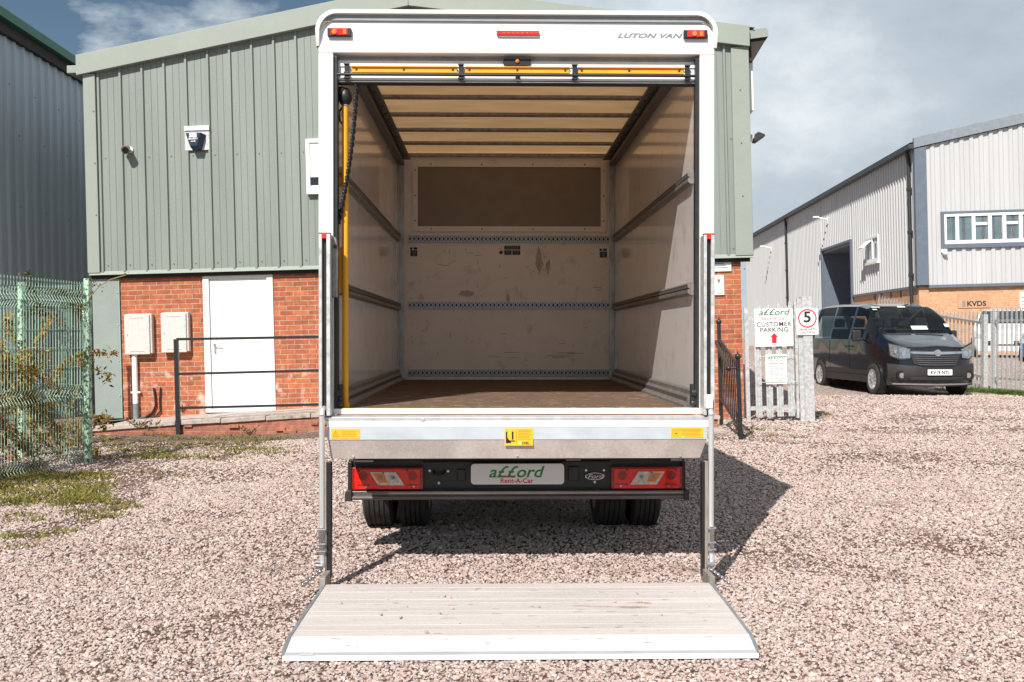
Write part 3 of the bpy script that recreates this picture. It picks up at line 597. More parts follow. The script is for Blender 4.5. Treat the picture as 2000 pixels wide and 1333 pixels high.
for k in range(2):
    pts_ = []
    for i in range(nn*3+1):
        t = i/(nn*3); c = a_.lerp(b_, t); c.x += .028*math.sin(PI*t)*(1 if t < 1 else 0)*.6
        ph = t*nn*1.1+k*PI; pts_.append((c.x-VX+.007*math.cos(ph), c.y-VY+.007*math.sin(ph), c.z))
    m.tube(pts_, .0075, 5)
m.build('pull_rope', BLACK, van, smooth=True)
# warning stickers inside
def sticker_small(px_, py_):
    m = MB(); x = bx_(px_); z = bz_(py_)
    m.box(x-.005, x+.03, LEN-.003, LEN-.001, z+.018, z+.04); m.cyl((x-.028, LEN-.003, z+.029), (x-.028, LEN-.001, z+.029), .013, 12); m.box(x-.037, x+.03, LEN-.003, LEN-.001, z-.045, z+.012)
    m.mi = 1
    for k in range(4): m.box(x-.02+.004*(k % 2), x+.02-.005*(k % 3), LEN-.0045, LEN-.003, z-.005-.012*k, z-.001-.012*k)
    m.build('load_label', [BLACK, INKGR], bulk)
sticker_small(809, 492); sticker_small(1179, 494)
x = bx_(994); z = bz_(489); m = MB(); m.box(x-.045, x+.108, LEN-.003, LEN-.001, z+.005, z+.042); m.box(x-.045, x+.025, LEN-.003, LEN-.001, z-.045, z-.002); m.box(x+.032, x+.108, LEN-.003, LEN-.001, z-.045, z-.002); m.cyl((x-.075, LEN-.003, z-.022), (x-.075, LEN-.001, z-.022), .018, 14)
m.mi = 1; m.prism([(x-.095, z+.006), (x-.055, z+.006), (x-.075, z+.04)], 'y', LEN-.003, LEN-.001)
m.mi = 2
for k in range(2): m.box(x-.03, x+.09, LEN-.0045, LEN-.003, z+.028-.012*k, z+.033-.012*k); m.box(x-.03, x+.012, LEN-.0045, LEN-.003, z-.015-.014*k, z-.011-.014*k); m.box(x+.045, x+.095, LEN-.0045, LEN-.003, z-.015-.014*k, z-.011-.014*k)
m.build('load_label', [BLACK, ORANGEL, INKGR], bulk)
# lettering and marker lights on the header
text('luton_lettering', 'LUTON VAN', .036, INKGR, van, (vx(1267), -.0005, vz(73)), sx=1.72, shear=.35, depth=.0012, spacing=1.03, bold=.0012)
for (a, b, nm) in ((641, 687, 'l'), (1334, 1380, 'r')):
    x0, x1 = vx(a), vx(b); m = MB(); m.box(x0, x1, -.022, .0, vz(74.5), vz(59)); hs = m.build('marker_light', BLACK, van, .002)
    m = MB(); w_ = (x1-x0)
    m.box(x0+.14*w_, x1-.14*w_, -.026, -.022, vz(72.5), vz(60.5)); m.build('red_lens', REDL, hs, .001)
    m = MB(); q = .40 if nm == 'r' else .26
    m.cyl((x0+w_*(q+.04), -.031, vz(66.5)), (x0+w_*(q+.04), -.026, vz(66.5)), .014, 12); m.build('bulb', ORANGEL, hs); m = MB(); m.box(x0+w_*.66, x0+w_*.80, -.028, -.026, vz(71), vz(62)); m.build('bulb', ORANGEL, hs)
m = MB(); m.box(vx(970), vx(1053), -.018, 0, vz(70), vz(62)); b3 = m.build('high_brake_light', REDL, van, .002)
box('lamp_base', ALU, b3, vx(974), vx(1053), -.010, 0, vz(73), vz(70.3))
m = MB()
for i in range(8): x = vx(982+9*i); m.box(x, x+.012, -.0195, -.018, vz(66.6), vz(65.4))
m.build('led_row', ORANGEL, b3)
# scuffs on header
m = MB()
for (px_, py_, l_) in ((822, 64, .018), (872, 61, .008), (910, 65, .004), (930, 97, .14), (700, 92, .03), (1148, 84, .008), (632, 410, .006)):
    m.box(vx(px_), vx(px_)+l_, -.0012, 0, vz(py_)-.002, vz(py_)+.001)
m.build('header_scuffs', mat('faint_scuffs', (.55, .51, .48), .6, var=.3), van)

# ---------------- tail lift beam
Yt = VY-.10
def tx(px): return pt(px, 850, Yt).x-VX
def tz(py): return pt(1000, py, Yt).z
xl, xr = tx(638), tx(1383)
y_ = Yt-VY
beam = thing('tail_lift_beam', None, None); beam.parent = van
m = MB(); m.prism([(y_, tz(822)), (y_, tz(815)), (y_+.02, tz(813.5)), (-.034, tz(813.5)), (-.034, tz(822))], 'x', xl-.008, xr+.008)
m.cyl((tx(826), y_-.008, tz(820)), (tx(826), y_, tz(820)), .012, 12); m.build('top_rail', ALU, beam, .002)
m = MB(); m.prism([(y_-.004, tz(834.5)), (y_-.004, tz(822.3)), (y_+.06, tz(822.3)), (y_+.06, tz(834.5))], 'x', xl, xr); m.build('bright_strip', BEAMW, beam, .001)
m = MB(); m.prism([(y_-.002, tz(859)), (y_-.002, tz(835)), (y_+.06, tz(835)), (y_+.06, tz(859))], 'x', xl+.004, xr-.004); m.build('upper_face', BEAMB, beam, .001)
m = MB(); yy0, yy1 = y_+.004, y_+.006
m.add([(xl+.008, y_+.001, tz(859.5)), (xr-.008, y_+.001, tz(859.5)), (xr-.04, y_+.03, tz(897)), (xl+.02, y_+.03, tz(897)), (xl+.008, y_+.06, tz(859.5)), (xr-.008, y_+.06, tz(859.5)), (xr-.04, y_+.07, tz(897)), (xl+.02, y_+.07, tz(897))],
      [(0, 3, 2, 1), (4, 5, 6, 7), (0, 1, 5, 4), (1, 2, 6, 5), (2, 3, 7, 6), (3, 0, 4, 7)])
for px_, py_ in ((689, 892), (1010, 891), (1330, 892)): m.cyl((tx(px_), y_+.018, tz(py_)), (tx(px_), y_+.04, tz(py_)), .006, 8)
m.build('lower_face', BEAMT, beam, .001)
def stk(x0, x1, z0, z1, y): return MB().box(x0, x1, y-.002, y, z0, z1)
ys_ = y_-.0025
m = stk(tx(647), tx(703), tz(856.5), tz(837.5), ys_); m.mi = 1
xw = tx(656); zc = tz(847)
for a, b in (((-.017, -.014), (.017, -.014)), ((.017, -.014), (0, .017)), ((0, .017), (-.017, -.014))): m.cyl((xw+a[0], ys_-.002, zc+a[1]), (xw+b[0], ys_-.002, zc+b[1]), .0016, 5)
m.box(xw-.0015, xw+.0015, ys_-.003, ys_-.002, zc-.009, zc+.006)
for k in range(4): m.box(tx(667), tx(697)-.01*(k % 2), ys_-.003, ys_-.002, zc+.012-.0085*k, zc+.0135-.0085*k)
m.build('warning_sticker', [STICK, mat('brown_print', (.30, .12, .02), .6)], beam)
m = stk(tx(1310), tx(1373), tz(856), tz(836.5), ys_); m.mi = 1
for k in range(5): m.box(tx(1330), tx(1369)-.008*(k % 3), ys_-.003, ys_-.002, zc+.016-.008*k, zc+.0175-.008*k)
for a in (0, 1): m.box(tx(1313), tx(1326), ys_-.003, ys_-.002, zc+(.012 if a else -.016), zc+(.0135 if a else -.0145)); m.box(tx(1313)+a*.036, tx(1313)+a*.036+.0015, ys_-.003, ys_-.002, zc-.016, zc+.0135)
m.box(tx(1317), tx(1323), ys_-.003, ys_-.002, zc-.006, zc+.003); m.box(tx(1313), tx(1369), ys_-.003, ys_-.002, zc+.021, zc+.0225)
m.mi = 2; m.cyl((tx(1334), ys_-.003, zc-.021), (tx(1334), ys_-.002, zc-.021), .004, 8)
m.build('warning_sticker', [STICK, MATS['brown_print'], PAPER], beam)
m = stk(tx(985.5), tx(1041), tz(870.5), tz(837), ys_-.001); m.mi = 1
ysb = ys_-.0035
m.box(tx(988), tx(991), ysb, ysb+.0005, tz(866), tz(843)); m.prism([(tx(991), tz(866)), (tx(991), tz(855)), (tx(995), tz(860)), (tx(999), tz(866))], 'y', ysb, ysb+.0005)
m.box(tx(999.5), tx(1003), ysb, ysb+.0005, tz(859), tz(843)); m.box(tx(992), tx(1006), ysb, ysb+.0005, tz(863), tz(860.5)); m.box(tx(1008), tx(1008.6), ysb, ysb+.0005, tz(866), tz(839))
for k in range(7): m.box(tx(1012), tx(1037)-.006*(k % 3), ysb, ysb+.0005, tz(841+2.9*k), tz(840.4+2.9*k))
m.mi = 2; m.cyl((tx(1015), ysb, tz(865.5)), (tx(1015), ysb+.001, tz(865.5)), .0065, 10)
m.build('lift_sticker', [STICK, BLACKM, PAPER], beam)
text('maker_lettering', 'DEL', .020, BLACKM, beam, (tx(1027), ysb, tz(868)), sx=1.2, depth=.0006, bold=.0006)

# ---------------- lift columns and arms
for s_, xa, xb in ((-1, 622.5, 645), (1, 1375, 1396)):
    colm = thing('lift_column', None, None); colm.parent = van
    Yc = VY-.115; yc = Yc-VY
    def cx(px): return pt(px, 700, Yc).x-VX
    def cz(py): return pt(1000, py, Yc).z
    x0, x1 = cx(xa), cx(xb); wd = x1-x0; zt, zb = cz(458), cz(812)
    m = MB()
    m.box(x0, x0+wd*.28, yc, -.003, zb, zt); m.box(x1-wd*.34, x1, yc, -.003, zb, zt); m.box(x0+wd*.28, x1-wd*.34, yc+.05, -.003, zb, zt)
    m.build('guide_rail', GALV, colm, .003)
    m = MB(); m.box(x0+wd*.285, x1-wd*.345, yc+.02, yc+.049, zb, zt-.01); m.build('slot_liner', BLACK, colm)
    m = MB(); m.box(x0, x1, yc-.002, yc+.05, zt+.001, zt+.008); m.box(x0+wd*.3, x1-wd*.36, yc-.003, yc+.02, zt-.025, zt+.002); m.build('red_end_cap', INKR, colm, .001)
    if s_ < 0:
        m = MB(); m.prism([(x1+.001, zt), (x1+.025, zt-.02), (x1+.032, zt-.10), (x1+.03, zt-.35), (x1+.001, zt-.35)], 'y', -.05, -.004); m.mi = 1; m.cyl((x1+.02, -.06, zt-.065), (x1+.02, -.05, zt-.065), .012, 8); m.build('edge_cover', [ALUD, BLACK], colm, .003)
    # lower arm: bright tube with dark channel beside it, curving forward at the top
    za = cz(808); zb2 = .07
    xm = x0+.012 if s_ < 0 else x1-.025
    Ya = yc-.03
    m = MB(); rr = .0155
    xm2 = cx(630) if s_ < 0 else cx(1387)
    m.tube([(xm2+(-.0 if s_ < 0 else .0)-.004*s_, Ya+.06, za+.03), (xm2, Ya+.02, za+.022), (xm2, Ya, za-.01), (xm2, Ya, .22), (xm2+.004, Ya-.01, .12)], rr, 12); m.build('lift_arm', mat('bright_arm_aluminium', (.66, .67, .68), .3, .5, var=.1, vs=10, stretch=(1, 1, .2)), colm, smooth=True)
    xb0 = xm2+.017 if s_ < 0 else xm2-.017
    m = MB(); m.box(xb0, xb0+(.009 if s_ < 0 else -.018), Ya-.005, Ya+.05, .06, .70); m.mi = 1
    m.box(xb0+(.0092 if s_ < 0 else -.0182), xb0+(.034 if s_ < 0 else -.034), Ya, Ya+.05, .06, .70); m.mi = 0; m.box(xb0, xb0+(.03 if s_ < 0 else -.03), -.335, Ya+.045, .028, .10); m.build('inner_channel', [STEELD, BLACK], colm, .002)
    m = MB(); m.box(xm2-.012, xm2+.012, Ya-.028, Ya-.016, .20, .34)
    for zz in (.21, .25, .33): m.cyl((xm2-.022, Ya-.022, zz), (xm2+.022, Ya-.022, zz), .008, 8)
    m.cyl((xm2-.03, Ya-.02, .13), (xm2+.01, Ya-.02, .13), .018, 10)
    for k in range(6): m.sphere((xm2+s_*.012*k-.006, Ya-.03-.035*k, .10-.006*k), .012, 8, 5)
    m.build('hinge_chain', CHROME, colm, smooth=True)
m = MB(); m.prism([(cx(1377), cz(798)), (cx(1390), cz(798)), (cx(1390), cz(774)), (cx(1387), cz(771)), (cx(1380), cz(771)), (cx(1377), cz(776))], 'y', yc-.035, yc-.004); m.build('white_buffer', WHITE2, colm, .004)
# ---------------- platform on the ground
plat = thing('lift_platform', None, None); plat.parent = van
hw0, hw1, hw2 = 1.034, 1.018, .992
edges = [(-.31, (1.038, 1.033), .062), (-.56, (1.039, 1.031), .060), (-.775, (1.041, 1.028), .058), (-1.0, (1.043, 1.023), .056), (-1.25, (1.044, 1.018), .052), (-1.435, (1.038, 1.005), .034)]
MUD = mat('dried_mud', (.34, .24, .19), .9, var=.3, vs=30)
def mud(m, y_hi, y_lo, zf_):
    m.mi = 1
    for (x, y, a, b) in ((.55, -.80, .10, .028), (.60, -.72, .08, .016), (.40, -.79, .09, .012), (.30, -.77, .05, .009), (-.35, -.98, .05, .006), (.05, -.95, .03, .006)):
        if y_lo < y < y_hi: m.prism([(x+a*math.cos(t)*rs_.uniform(.6, 1), y+b*math.sin(t)*rs_.uniform(.5, 1)) for t in [2*PI*k/12 for k in range(12)]], 'z', zf_(y)-.002, zf_(y)+.0005)
    for k in range(11):
        x = rs_.uniform(-.9, .9); y = rs_.uniform(y_lo+.02, y_hi-.02); l_ = rs_.uniform(.01, .05); a = rs_.uniform(-.5, .5)
        dx, dy = l_*math.cos(a), l_*math.sin(a)*.6; z = zf_(y)+.002
        m.add([(x, y, z), (x+dx, y+dy, z), (x+dx, y+dy+.003, z), (x, y+.004, z)], [(0, 1, 2, 3)])
for i in range(5):
    (ya, wa, za), (yb, wb, zb_) = edges[i], edges[i+1]
    g_ = .0042; m = MB()
    (la, ra_), (lb_, rb_) = wa, wb
    m.add([(-la, ya-g_, za), (ra_, ya-g_, za), (rb_, yb+g_, zb_), (-lb_, yb+g_, zb_), (-la, ya-g_, za-.022), (ra_, ya-g_, za-.022), (rb_, yb+g_, zb_-.022), (-lb_, yb+g_, zb_-.022)],
          [(0, 1, 2, 3), (4, 7, 6, 5), (0, 4, 5, 1), (1, 5, 6, 2), (2, 6, 7, 3), (3, 7, 4, 0)])
    nr = 3
    for k in range(1, nr):   # anti-slip ribs
        t = k/nr; y = ya+(yb-ya)*t; wl = la+(lb_-la)*t-.01; wr = ra_+(rb_-ra_)*t-.01; z = za+(zb_-za)*t
        m.box(-wl, wr, y-.002, y+.002, z-.002, z+.0011)
    mud(m, ya, yb, lambda y: za+(zb_-za)*(y-ya)/(yb-ya))
    m.build('platform_board', [PLATW if i == 4 else PLAT, MUD], plat)
m = MB(); m.add([(-1.038, -1.438, .0335), (1.005, -1.438, .0335), (1.003, -1.472, .027), (-1.036, -1.472, .027), (-1.038, -1.438, .012), (1.005, -1.438, .012), (1.003, -1.472, .016), (-1.036, -1.472, .016)],
      [(0, 1, 2, 3), (4, 7, 6, 5), (0, 4, 5, 1), (1, 5, 6, 2), (2, 6, 7, 3), (3, 7, 4, 0)]); m.build('front_strip', mat('grey_edge_strip', (.42, .42, .43), .5, .2, var=.1), plat)
m = MB(); m.box(-1.040, 1.007, -1.480, -1.4725, .010, .031); m.mi = 1; m.box(-.97, -.91, -1.466, -1.445, .031, .0333); m.build('front_lip', [BEAMW, PLAT], plat, .001)
SIDEM = mat('platform_side_rail', (.25, .28, .30), .5, .4, var=.2)
for s_ in (-1, 1):
    m = MB(); pr = None
    for (ya, wa, za), (yb, wb, zb_) in zip(edges[:-1], edges[1:]):
        k_ = 0 if s_ < 0 else 1; wa, wb = wa[k_], wb[k_]
        m.add([(s_*wa, ya, za+.004), (s_*(wa+.014), ya, za+.004), (s_*(wb+.014), yb, zb_+.004), (s_*wb, yb, zb_+.004), (s_*wa, ya, .02), (s_*(wa+.014), ya, .02), (s_*(wb+.014), yb, .012), (s_*wb, yb, .012)],
              [(0, 1, 2, 3), (4, 7, 6, 5), (0, 4, 5, 1), (1, 5, 6, 2), (2, 6, 7, 3), (3, 7, 4, 0)])
    m.build('side_rail', SIDEM, plat)
m = MB(); m.cyl((-hw0+.02, -.30, .04), (hw0-.02, -.30, .04), .02, 12); m.build('hinge_tube', GALV, plat, smooth=True)

# ---------------- rear bumper assembly
Yu = VY+.52; yu = .52
def ux(px): return pt(px, 930, Yu).x-VX
def uz(py): return pt(1000, py, Yu).z
bump = thing('rear_bumper', None, None); bump.parent = van
m = MB(); m.box(ux(680), ux(1338), yu+.02, yu+.08, uz(962), uz(898)); m.box(ux(680), ux(688), yu-.02, yu+.06, uz(960), uz(901)); m.box(ux(1331), ux(1338), yu-.02, yu+.06, uz(960), uz(901))
m.box(ux(826), ux(1193), yu+.005, yu+.02, uz(904), uz(901)); m.box(ux(893), ux(909), yu+.005, yu+.02, uz(940), uz(917)); m.box(ux(1110), ux(1131), yu+.005, yu+.02, uz(940), uz(912))
m.box(ux(700), ux(1310), yu-.03, yu+.05, uz(897.5), uz(893)); m.build('mounting_panel', BLACK, bump, .005)
for a_, b_, c_, d_ in ((693, 730, 901, 897), (1105, 1133, 899, 896), (1308, 1330, 900, 895)): MB().box(ux(a_), ux(b_), yu-.04, yu-.01, uz(c_), uz(d_)).build('panel_bracket', STEELD, bump, .002)
m = MB(); m.box(ux(684), ux(1334), yu-.03, yu+.03, uz(966), uz(957.5)); m.cyl((ux(684), yu-.035, uz(970)), (ux(1334), yu-.035, uz(970)), .014, 12); m.build('underrun_bar', RUNG, bump, .004)
for a, b in ((676, 689), (1333, 1343)):
    m = MB(); m.prism([(ux(a), uz(976)), (ux(b), uz(976)), (ux(b), uz(955)), (ux(a)+.012, uz(955)), (ux(a), uz(960))], 'y', yu-.06, yu+.04); m.build('bar_end_cap', VPLAS, bump, .004)
for s_, a, b in ((-1, 688, 827), (1, 1193, 1332)):
    x0, x1 = ux(a), ux(b); z0, z1 = uz(956), uz(911.5); W_ = x1-x0; H_ = z1-z0
    lamp = MB().box(x0, x1, yu-.02, yu+.02, z0, z1).build('tail_light', REDD, bump, .008)
    m = MB(); m.box(x0+.04*W_, x1-.04*W_, yu-.026, yu-.02, z0+.05*H_, z1-.08*H_); m.build('red_lens', REDL, lamp, .003)
    fx = (lambda t: x0+t*W_) if s_ < 0 else (lambda t: x1-t*W_)
    fz = lambda t: z0+t*H_
    for (ta, tb, za, zb_) in ((.10, .22, .45, .85), (.78, .92, .45, .85)): m = MB(); m.cyl((fx((ta+tb)/2), yu-.031, fz(.62)), (fx((ta+tb)/2), yu-.026, fz(.62)), .028, 16); m.box(fx(ta-.02), fx(tb+.03), yu-.029, yu-.026, fz(.2), fz(.26)); m.build('reflector', REDD, lamp)
    m = MB(); m.prism([(fx(.25), fz(.80)), (fx(.62), fz(.80)), (fx(.74), fz(.22)), (fx(.37), fz(.22))], 'y', yu-.034, yu-.026); m.build('clear_window', CLEARL, lamp, .002)
    m = MB(); m.prism([(fx(.29), fz(.74)), (fx(.46), fz(.74)), (fx(.50), fz(.34)), (fx(.39), fz(.34))], 'y', yu-.036, yu-.034); m.build('amber_window', ORANGEL, lamp)
    for (ta, tz_) in ((.41, .56), (.58, .56)): MB().cyl((fx(ta), yu-.039, fz(tz_)), (fx(ta), yu-.034, fz(tz_)), .012, 12).build('bulb_holder', STEELD, lamp)
    m = MB()
    for ta, tz_ in ((.10, .85), (.78, .86), (.44, .76)): m.cyl((fx(ta), yu-.037, fz(tz_)), (fx(ta), yu-.026, fz(tz_)), .005, 8)
    m.mi = 1
    for ta, tz_ in ((.20, .14), (.87, .16)): m.cyl((fx(ta), yu-.03, fz(tz_)), (fx(ta), yu-.026, fz(tz_)), .006, 8)
    m.build('lens_screws', [BLACK, CHROME], lamp)
# bolts
m = MB()
for px_, py_ in ((839, 920), (875, 921), (857, 944), (1145, 920), (1180, 920), (1162, 943)):
    c = (ux(px_), yu+.012, uz(py_)); m.prism([(c[0]-.0095, c[2]), (c[0], c[2]-.0095), (c[0]+.0095, c[2]), (c[0], c[2]+.0095)], 'y', yu+.012, yu+.02)
m.build('bolts', CHROME, bump)
m = MB(); m.tube([(ux(847), yu+.015, uz(920)), (ux(848), yu-.01, uz(926)), (ux(857), yu-.02, uz(928)), (ux(866), yu-.01, uz(926)), (ux(868), yu+.015, uz(920))], .007); m.build('step_loop', BLACKM, bump, smooth=True)
# afford plate
def rr2(x0, x1, z0, z1, r, n=6):
    P_ = []
    for cx_, cz_, a0 in ((x1-r, z1-r, 0), (x0+r, z1-r, PI/2), (x0+r, z0+r, PI), (x1-r, z0+r, 1.5*PI)):
        for k in range(n+1): a = a0+PI/2*k/n; P_.append((cx_+r*math.cos(a), cz_+r*math.sin(a)))
    return P_
m = MB(); m.prism(rr2(ux(920), ux(1101), uz(945), uz(905), .022), 'y', yu-.035, yu-.025); rp_ = m.build('rear_plate', PLATEW, bump)
m = MB(); m.prism(rr2(ux(922), ux(1099), uz(943.3), uz(906.7), .018), 'y', yu-.0365, yu-.035); m.build('plate_face', mat('plate_grey_face', (.80, .80, .80), .4, var=.02), rp_)
text('company_name', 'a££ord', .100, INKG, rp_, (ux(1006), yu-.0368, uz(931)), sx=1.12, shear=.28, depth=.0008, bold=.0016)
m = MB()
for a, b in ((980, 991), (994, 1005)): m.prism([(ux(a), uz(929.5)), (ux(b), uz(928.5)), (ux(b)-.004, uz(931)), (ux(a)-.004, uz(931.5))], 'y', yu-.039, yu-.0368)
m.build('red_underline', INKR, rp_)
text('company_strapline', 'Rent-A-Car', .040, INKR, rp_, (ux(1009), yu-.0368, uz(942)), sx=1.02, depth=.0008, bold=.0008, spacing=1.05)
# maker badge
m = MB(); xc, zc = ux(1162), uz(931.5)
m.prism([(xc+.060*math.cos(a), zc+.024*math.sin(a)) for a in [2*PI*k/28 for k in range(28)]], 'y', yu+.005, yu+.02); bd = m.build('badge', CHROME, bump, .002)
m = MB(); m.prism([(xc+.054*math.cos(a), zc+.019*math.sin(a)) for a in [2*PI*k/28 for k in range(28)]], 'y', yu+.003, yu+.005); m.build('badge_face', NAVY, bd)
text('badge_lettering', 'Ford', .038, CHROME, bd, (xc, yu+.003, uz(935.5)), sx=1.3, shear=.35, depth=.0008, bold=.0002)
# wheels
def wheel(name, parent, loc, r, wdt, side, rimm=ALU, detail=True):
    """axis along x; side = direction of outer face"""
    rt = bpy.data.objects.new(name, None); col.objects.link(rt); rt.parent = parent; rt.location = loc; rt.empty_display_size = .1
    h = wdt/2
    m = MB(); prof = [(-h*.8, r*.62), (-h, r*.72), (-h*.98, r*.88), (-h*.84, r*.965)]
    prof += [(-h*.80, r)]
    gs = 4
    for k in range(gs):
        a = -h*.80+(k+1)*(1.6*h/(gs+1)); g_ = .004
        prof += [(a-g_, r), (a-g_, r-.009), (a+g_, r-.009), (a+g_, r)]
    prof += [(h*.80, r), (h*.84, r*.965), (h*.98, r*.88), (h, r*.72), (h*.8, r*.62)]
    m.lathe((0, 0, 0), 'x', prof, 40); m.build('tyre', RUBBER, rt, smooth=True)
    m = MB(); s = side
    m.lathe((0, 0, 0), 'x', [(s*h*.92, r*.66), (s*h*.94, r*.60), (s*h*.84, r*.56), (s*h*.52, r*.30), (s*h*.80, r*.16), (s*h*.80, 0.001)], 32)
    m.lathe((0, 0, 0), 'x', [(-s*h*.80, r*.62), (s*h*.45, r*.55)], 32)
    if detail:
        for k in range(10):
            a = 2*PI*k/10; m.add([(s*h*.84, r*.15*math.cos(a-.25), r*.15*math.sin(a-.25)), (s*h*.84, r*.15*math.cos(a+.25), r*.15*math.sin(a+.25)), (s*h*.86, r*.56*math.cos(a+.10), r*.56*math.sin(a+.10)), (s*h*.86, r*.56*math.cos(a-.10), r*.56*math.sin(a-.10)),
                                       (s*h*.3, r*.15*math.cos(a-.25), r*.15*math.sin(a-.25)), (s*h*.3, r*.15*math.cos(a+.25), r*.15*math.sin(a+.25)), (s*h*.4, r*.56*math.cos(a+.10), r*.56*math.sin(a+.10)), (s*h*.4, r*.56*math.cos(a-.10), r*.56*math.sin(a-.10))],
                                      [(0, 1, 2, 3), (0, 4, 5, 1), (1, 5, 6, 2), (2, 6, 7, 3), (3, 7, 4, 0)])
    m.build('rim', rimm, rt, smooth=True)
    return rt
yw = 1.36; rz = .345; zw = .078+rz
for x, s_ in ((-.915, -1), (-.675, 1), (.665, -1), (.905, 1)): wheel('wheel', van, (x, yw, zw), rz, .205, s_, STEELD, False)
m = MB(); m.cyl((-.60, yw, zw), (.60, yw, zw), .055, 12); m.sphere((.05, yw, zw), .17, 14, 8); m.build('rear_axle', BLACKM, van, smooth=True)
m = MB(); m.box(-.45, -.37, .5, 5.2, .66, .80); m.box(.37, .45, .5, 5.2, .66, .80)
for y in (.8, 1.9, 3.0, 4.0): m.box(-.9, .9, y, y+.06, .80, .90)
m.box(-1.05, 1.05, .1, LEN, .90, .94); m.build('chassis', BLACKM, van)
m = MB(); m.lathe((.0, .95, .50), 'z', [(-.09, .16), (-.10, .28), (-.05, .335), (.05, .335), (.09, .28), (.09, .16)], 28); m.cyl((0, .95, .42), (0, .95, .58), .17, 16); m.build('spare_wheel', RUBBER, van, smooth=True)
m = MB(); m.box(-.2, .2, .60, .75, .40, .47); m.cyl((-.32, .62, .44), (-.32, .75, .44), .04, 10); m.cyl((.30, .62, .44), (.30, .75, .44), .05, 10); m.build('tow_bracket', BLACKM, van)
for s_ in (-1, 1):
    m = MB(); m.box(s_*.70-.25, s_*.70+.25, 1.85, 1.87, .25, .80); m.build('mud_flap', BLACK, van)
    m = MB(); m.box(s_*1.08, s_*1.10, 1.9, 4.1, .42, .52); m.box(s_*1.08, s_*1.10, 1.9, 4.1, .62, .72); m.build('side_guard', ALU, van)
    wheel('wheel', van, (s_*.88, 5.15, zw-.0+.04), rz, .21, s_, STEELD, False)
for s_ in (-1, 1):
    m = MB()
    for k in range(3): m.tube([(s_*.41, yw-.75+.12*k, .60-.012*k), (s_*.41, yw-.35, .49-.012*k), (s_*.41, yw, .44-.012*k), (s_*.41, yw+.35, .49-.012*k), (s_*.41, yw+.75-.12*k, .60-.012*k)], .016, 6)
    m.build('leaf_spring', STEELD, van); m = MB(); m.cyl((s_*.36, yw-.08, .42), (s_*.30, yw-.30, .80), .03, 10); m.cyl((s_*.36, yw-.08, .42), (s_*.33, yw-.19, .61), .042, 10); m.build('shock_absorber', STEELD, van, smooth=True)
MB().tube([(-.52, .70, .46), (-.52, 1.0, .50), (-.30, 1.6, .52), (-.30, 4.0, .50)], .032, 10).build('exhaust_pipe', RUNG, van, smooth=True)
# cab
m = MB(); m.prism([(4.12, .45), (6.1, .40), (6.15, .95), (5.95, 1.28), (5.3, 1.52), (4.75, 2.26), (4.12, 2.27)], 'x', -1.0, 1.0); cabo = m.build('cab', WHITE, van, .06)
m = MB()
for s_ in (-1, 1): m.prism([(4.3, 1.5), (5.15, 1.5), (4.78, 2.1), (4.3, 2.15)], 'x', s_*1.002, s_*1.008)
m.build('cab_side_window', DARKG, cabo)
m = MB(); m.prism([(5.33, 1.53), (4.79, 2.2), (4.80, 2.215), (5.345, 1.545)], 'x', -.88, .88); m.build('cab_windscreen', DARKG, cabo)
for s_ in (-1, 1):
    m = MB(); m.box(s_*1.03, s_*1.22, 4.95, 5.05, 1.45, 1.80); m.box(s_*1.0, s_*1.05, 4.98, 5.02, 1.55, 1.6); m.build('wing_mirror', BLACK, cabo, .02)
# ================================================================== GREEN UNIT
def frame_from(loc, rz, tilt=TILT):
    return Matrix.Translation(loc) @ Euler((0, tilt, rz)).to_matrix().to_4x4()
def hit(M, px, py, axis, val=0.0):
    Mi = M.inverted(); o = Mi @ Vector((0, 0, CAMZ)); d = Mi.to_3x3() @ ray(px, py); t = (val-o[axis])/d[axis]; return o+d*t
gloc = pt(187, 824, 16.45); GR = R(-3.3)
GM = frame_from(gloc, GR)
unit = thing('green_unit', 'sage green metal clad unit on an orange brick base behind the van', 'building', gloc, (0, TILT, GR))
def gf(px, py, y=0.0): h_ = hit(GM, px, py, 1, y); return h_.x, h_.z
GW = gf(1466, 480)[0]            # cladding right edge
cb = gf(600, 522)[1]             # bottom of cladding
ev = gf(176, 148)[1]             # eave line under flashing
ap_x = gf(800, 14)[0]; ap = gf(800, 16)[1]
evr = gf(1440, 93)[1]
def top(x):
    return ev+(ap-ev)*x/ap_x if x < ap_x else ap+(evr-ap)*(x-ap_x)/(GW-.1-ap_x)
# ribbed cladding: one continuous folded sheet
prof = []; pitch = .3435; x = gf(200, 300)[0]-.005
x0c = x
prof.append((0, 0))
k = 0
while x < GW-.12:
    prof += [(x-.028, 0), (x-.020, -.036), (x+.012, -.036), (x+.020, 0)]
    for d_ in (.125, .225): prof += [(x+d_, 0), (x+d_+.004, .006), (x+d_+.008, 0)]
    x += pitch; k += 1
prof = [p for p in prof if 0 <= p[0] <= GW]; prof.append((GW, 0))
m = MB(); nzr = 2
# split at the ridge so the top edge follows the slope
rows = [[(px_, py_-.05, cb) for px_, py_ in prof], [(px_, py_-.05, top(px_)+.01) for px_, py_ in prof]]
m.grid(rows); m.build('wall_cladding', CLAD, unit)
m = MB(); m.prism([(0, cb), (GW, cb), (GW, top(GW)), (ap_x, top(ap_x)), (0, top(0))], 'y', -.04, .10); m.build('inner_wall', CLAD, unit)
# verge flashing
fh = .30
m = MB(); xe = GW-.0
def vg(xa, xb, za, zb): m.prism([(xa, za-.01), (xb, zb-.01), (xb, zb+fh), (xa, za+fh)], 'y', -.16, -.02)
vg(-.10, ap_x-.002, top(-.10), top(ap_x-.002)); vg(ap_x+.002, xe+.03, top(ap_x+.002), top(xe+.03)); m.build('verge_flashing', TRIM, unit, .006)
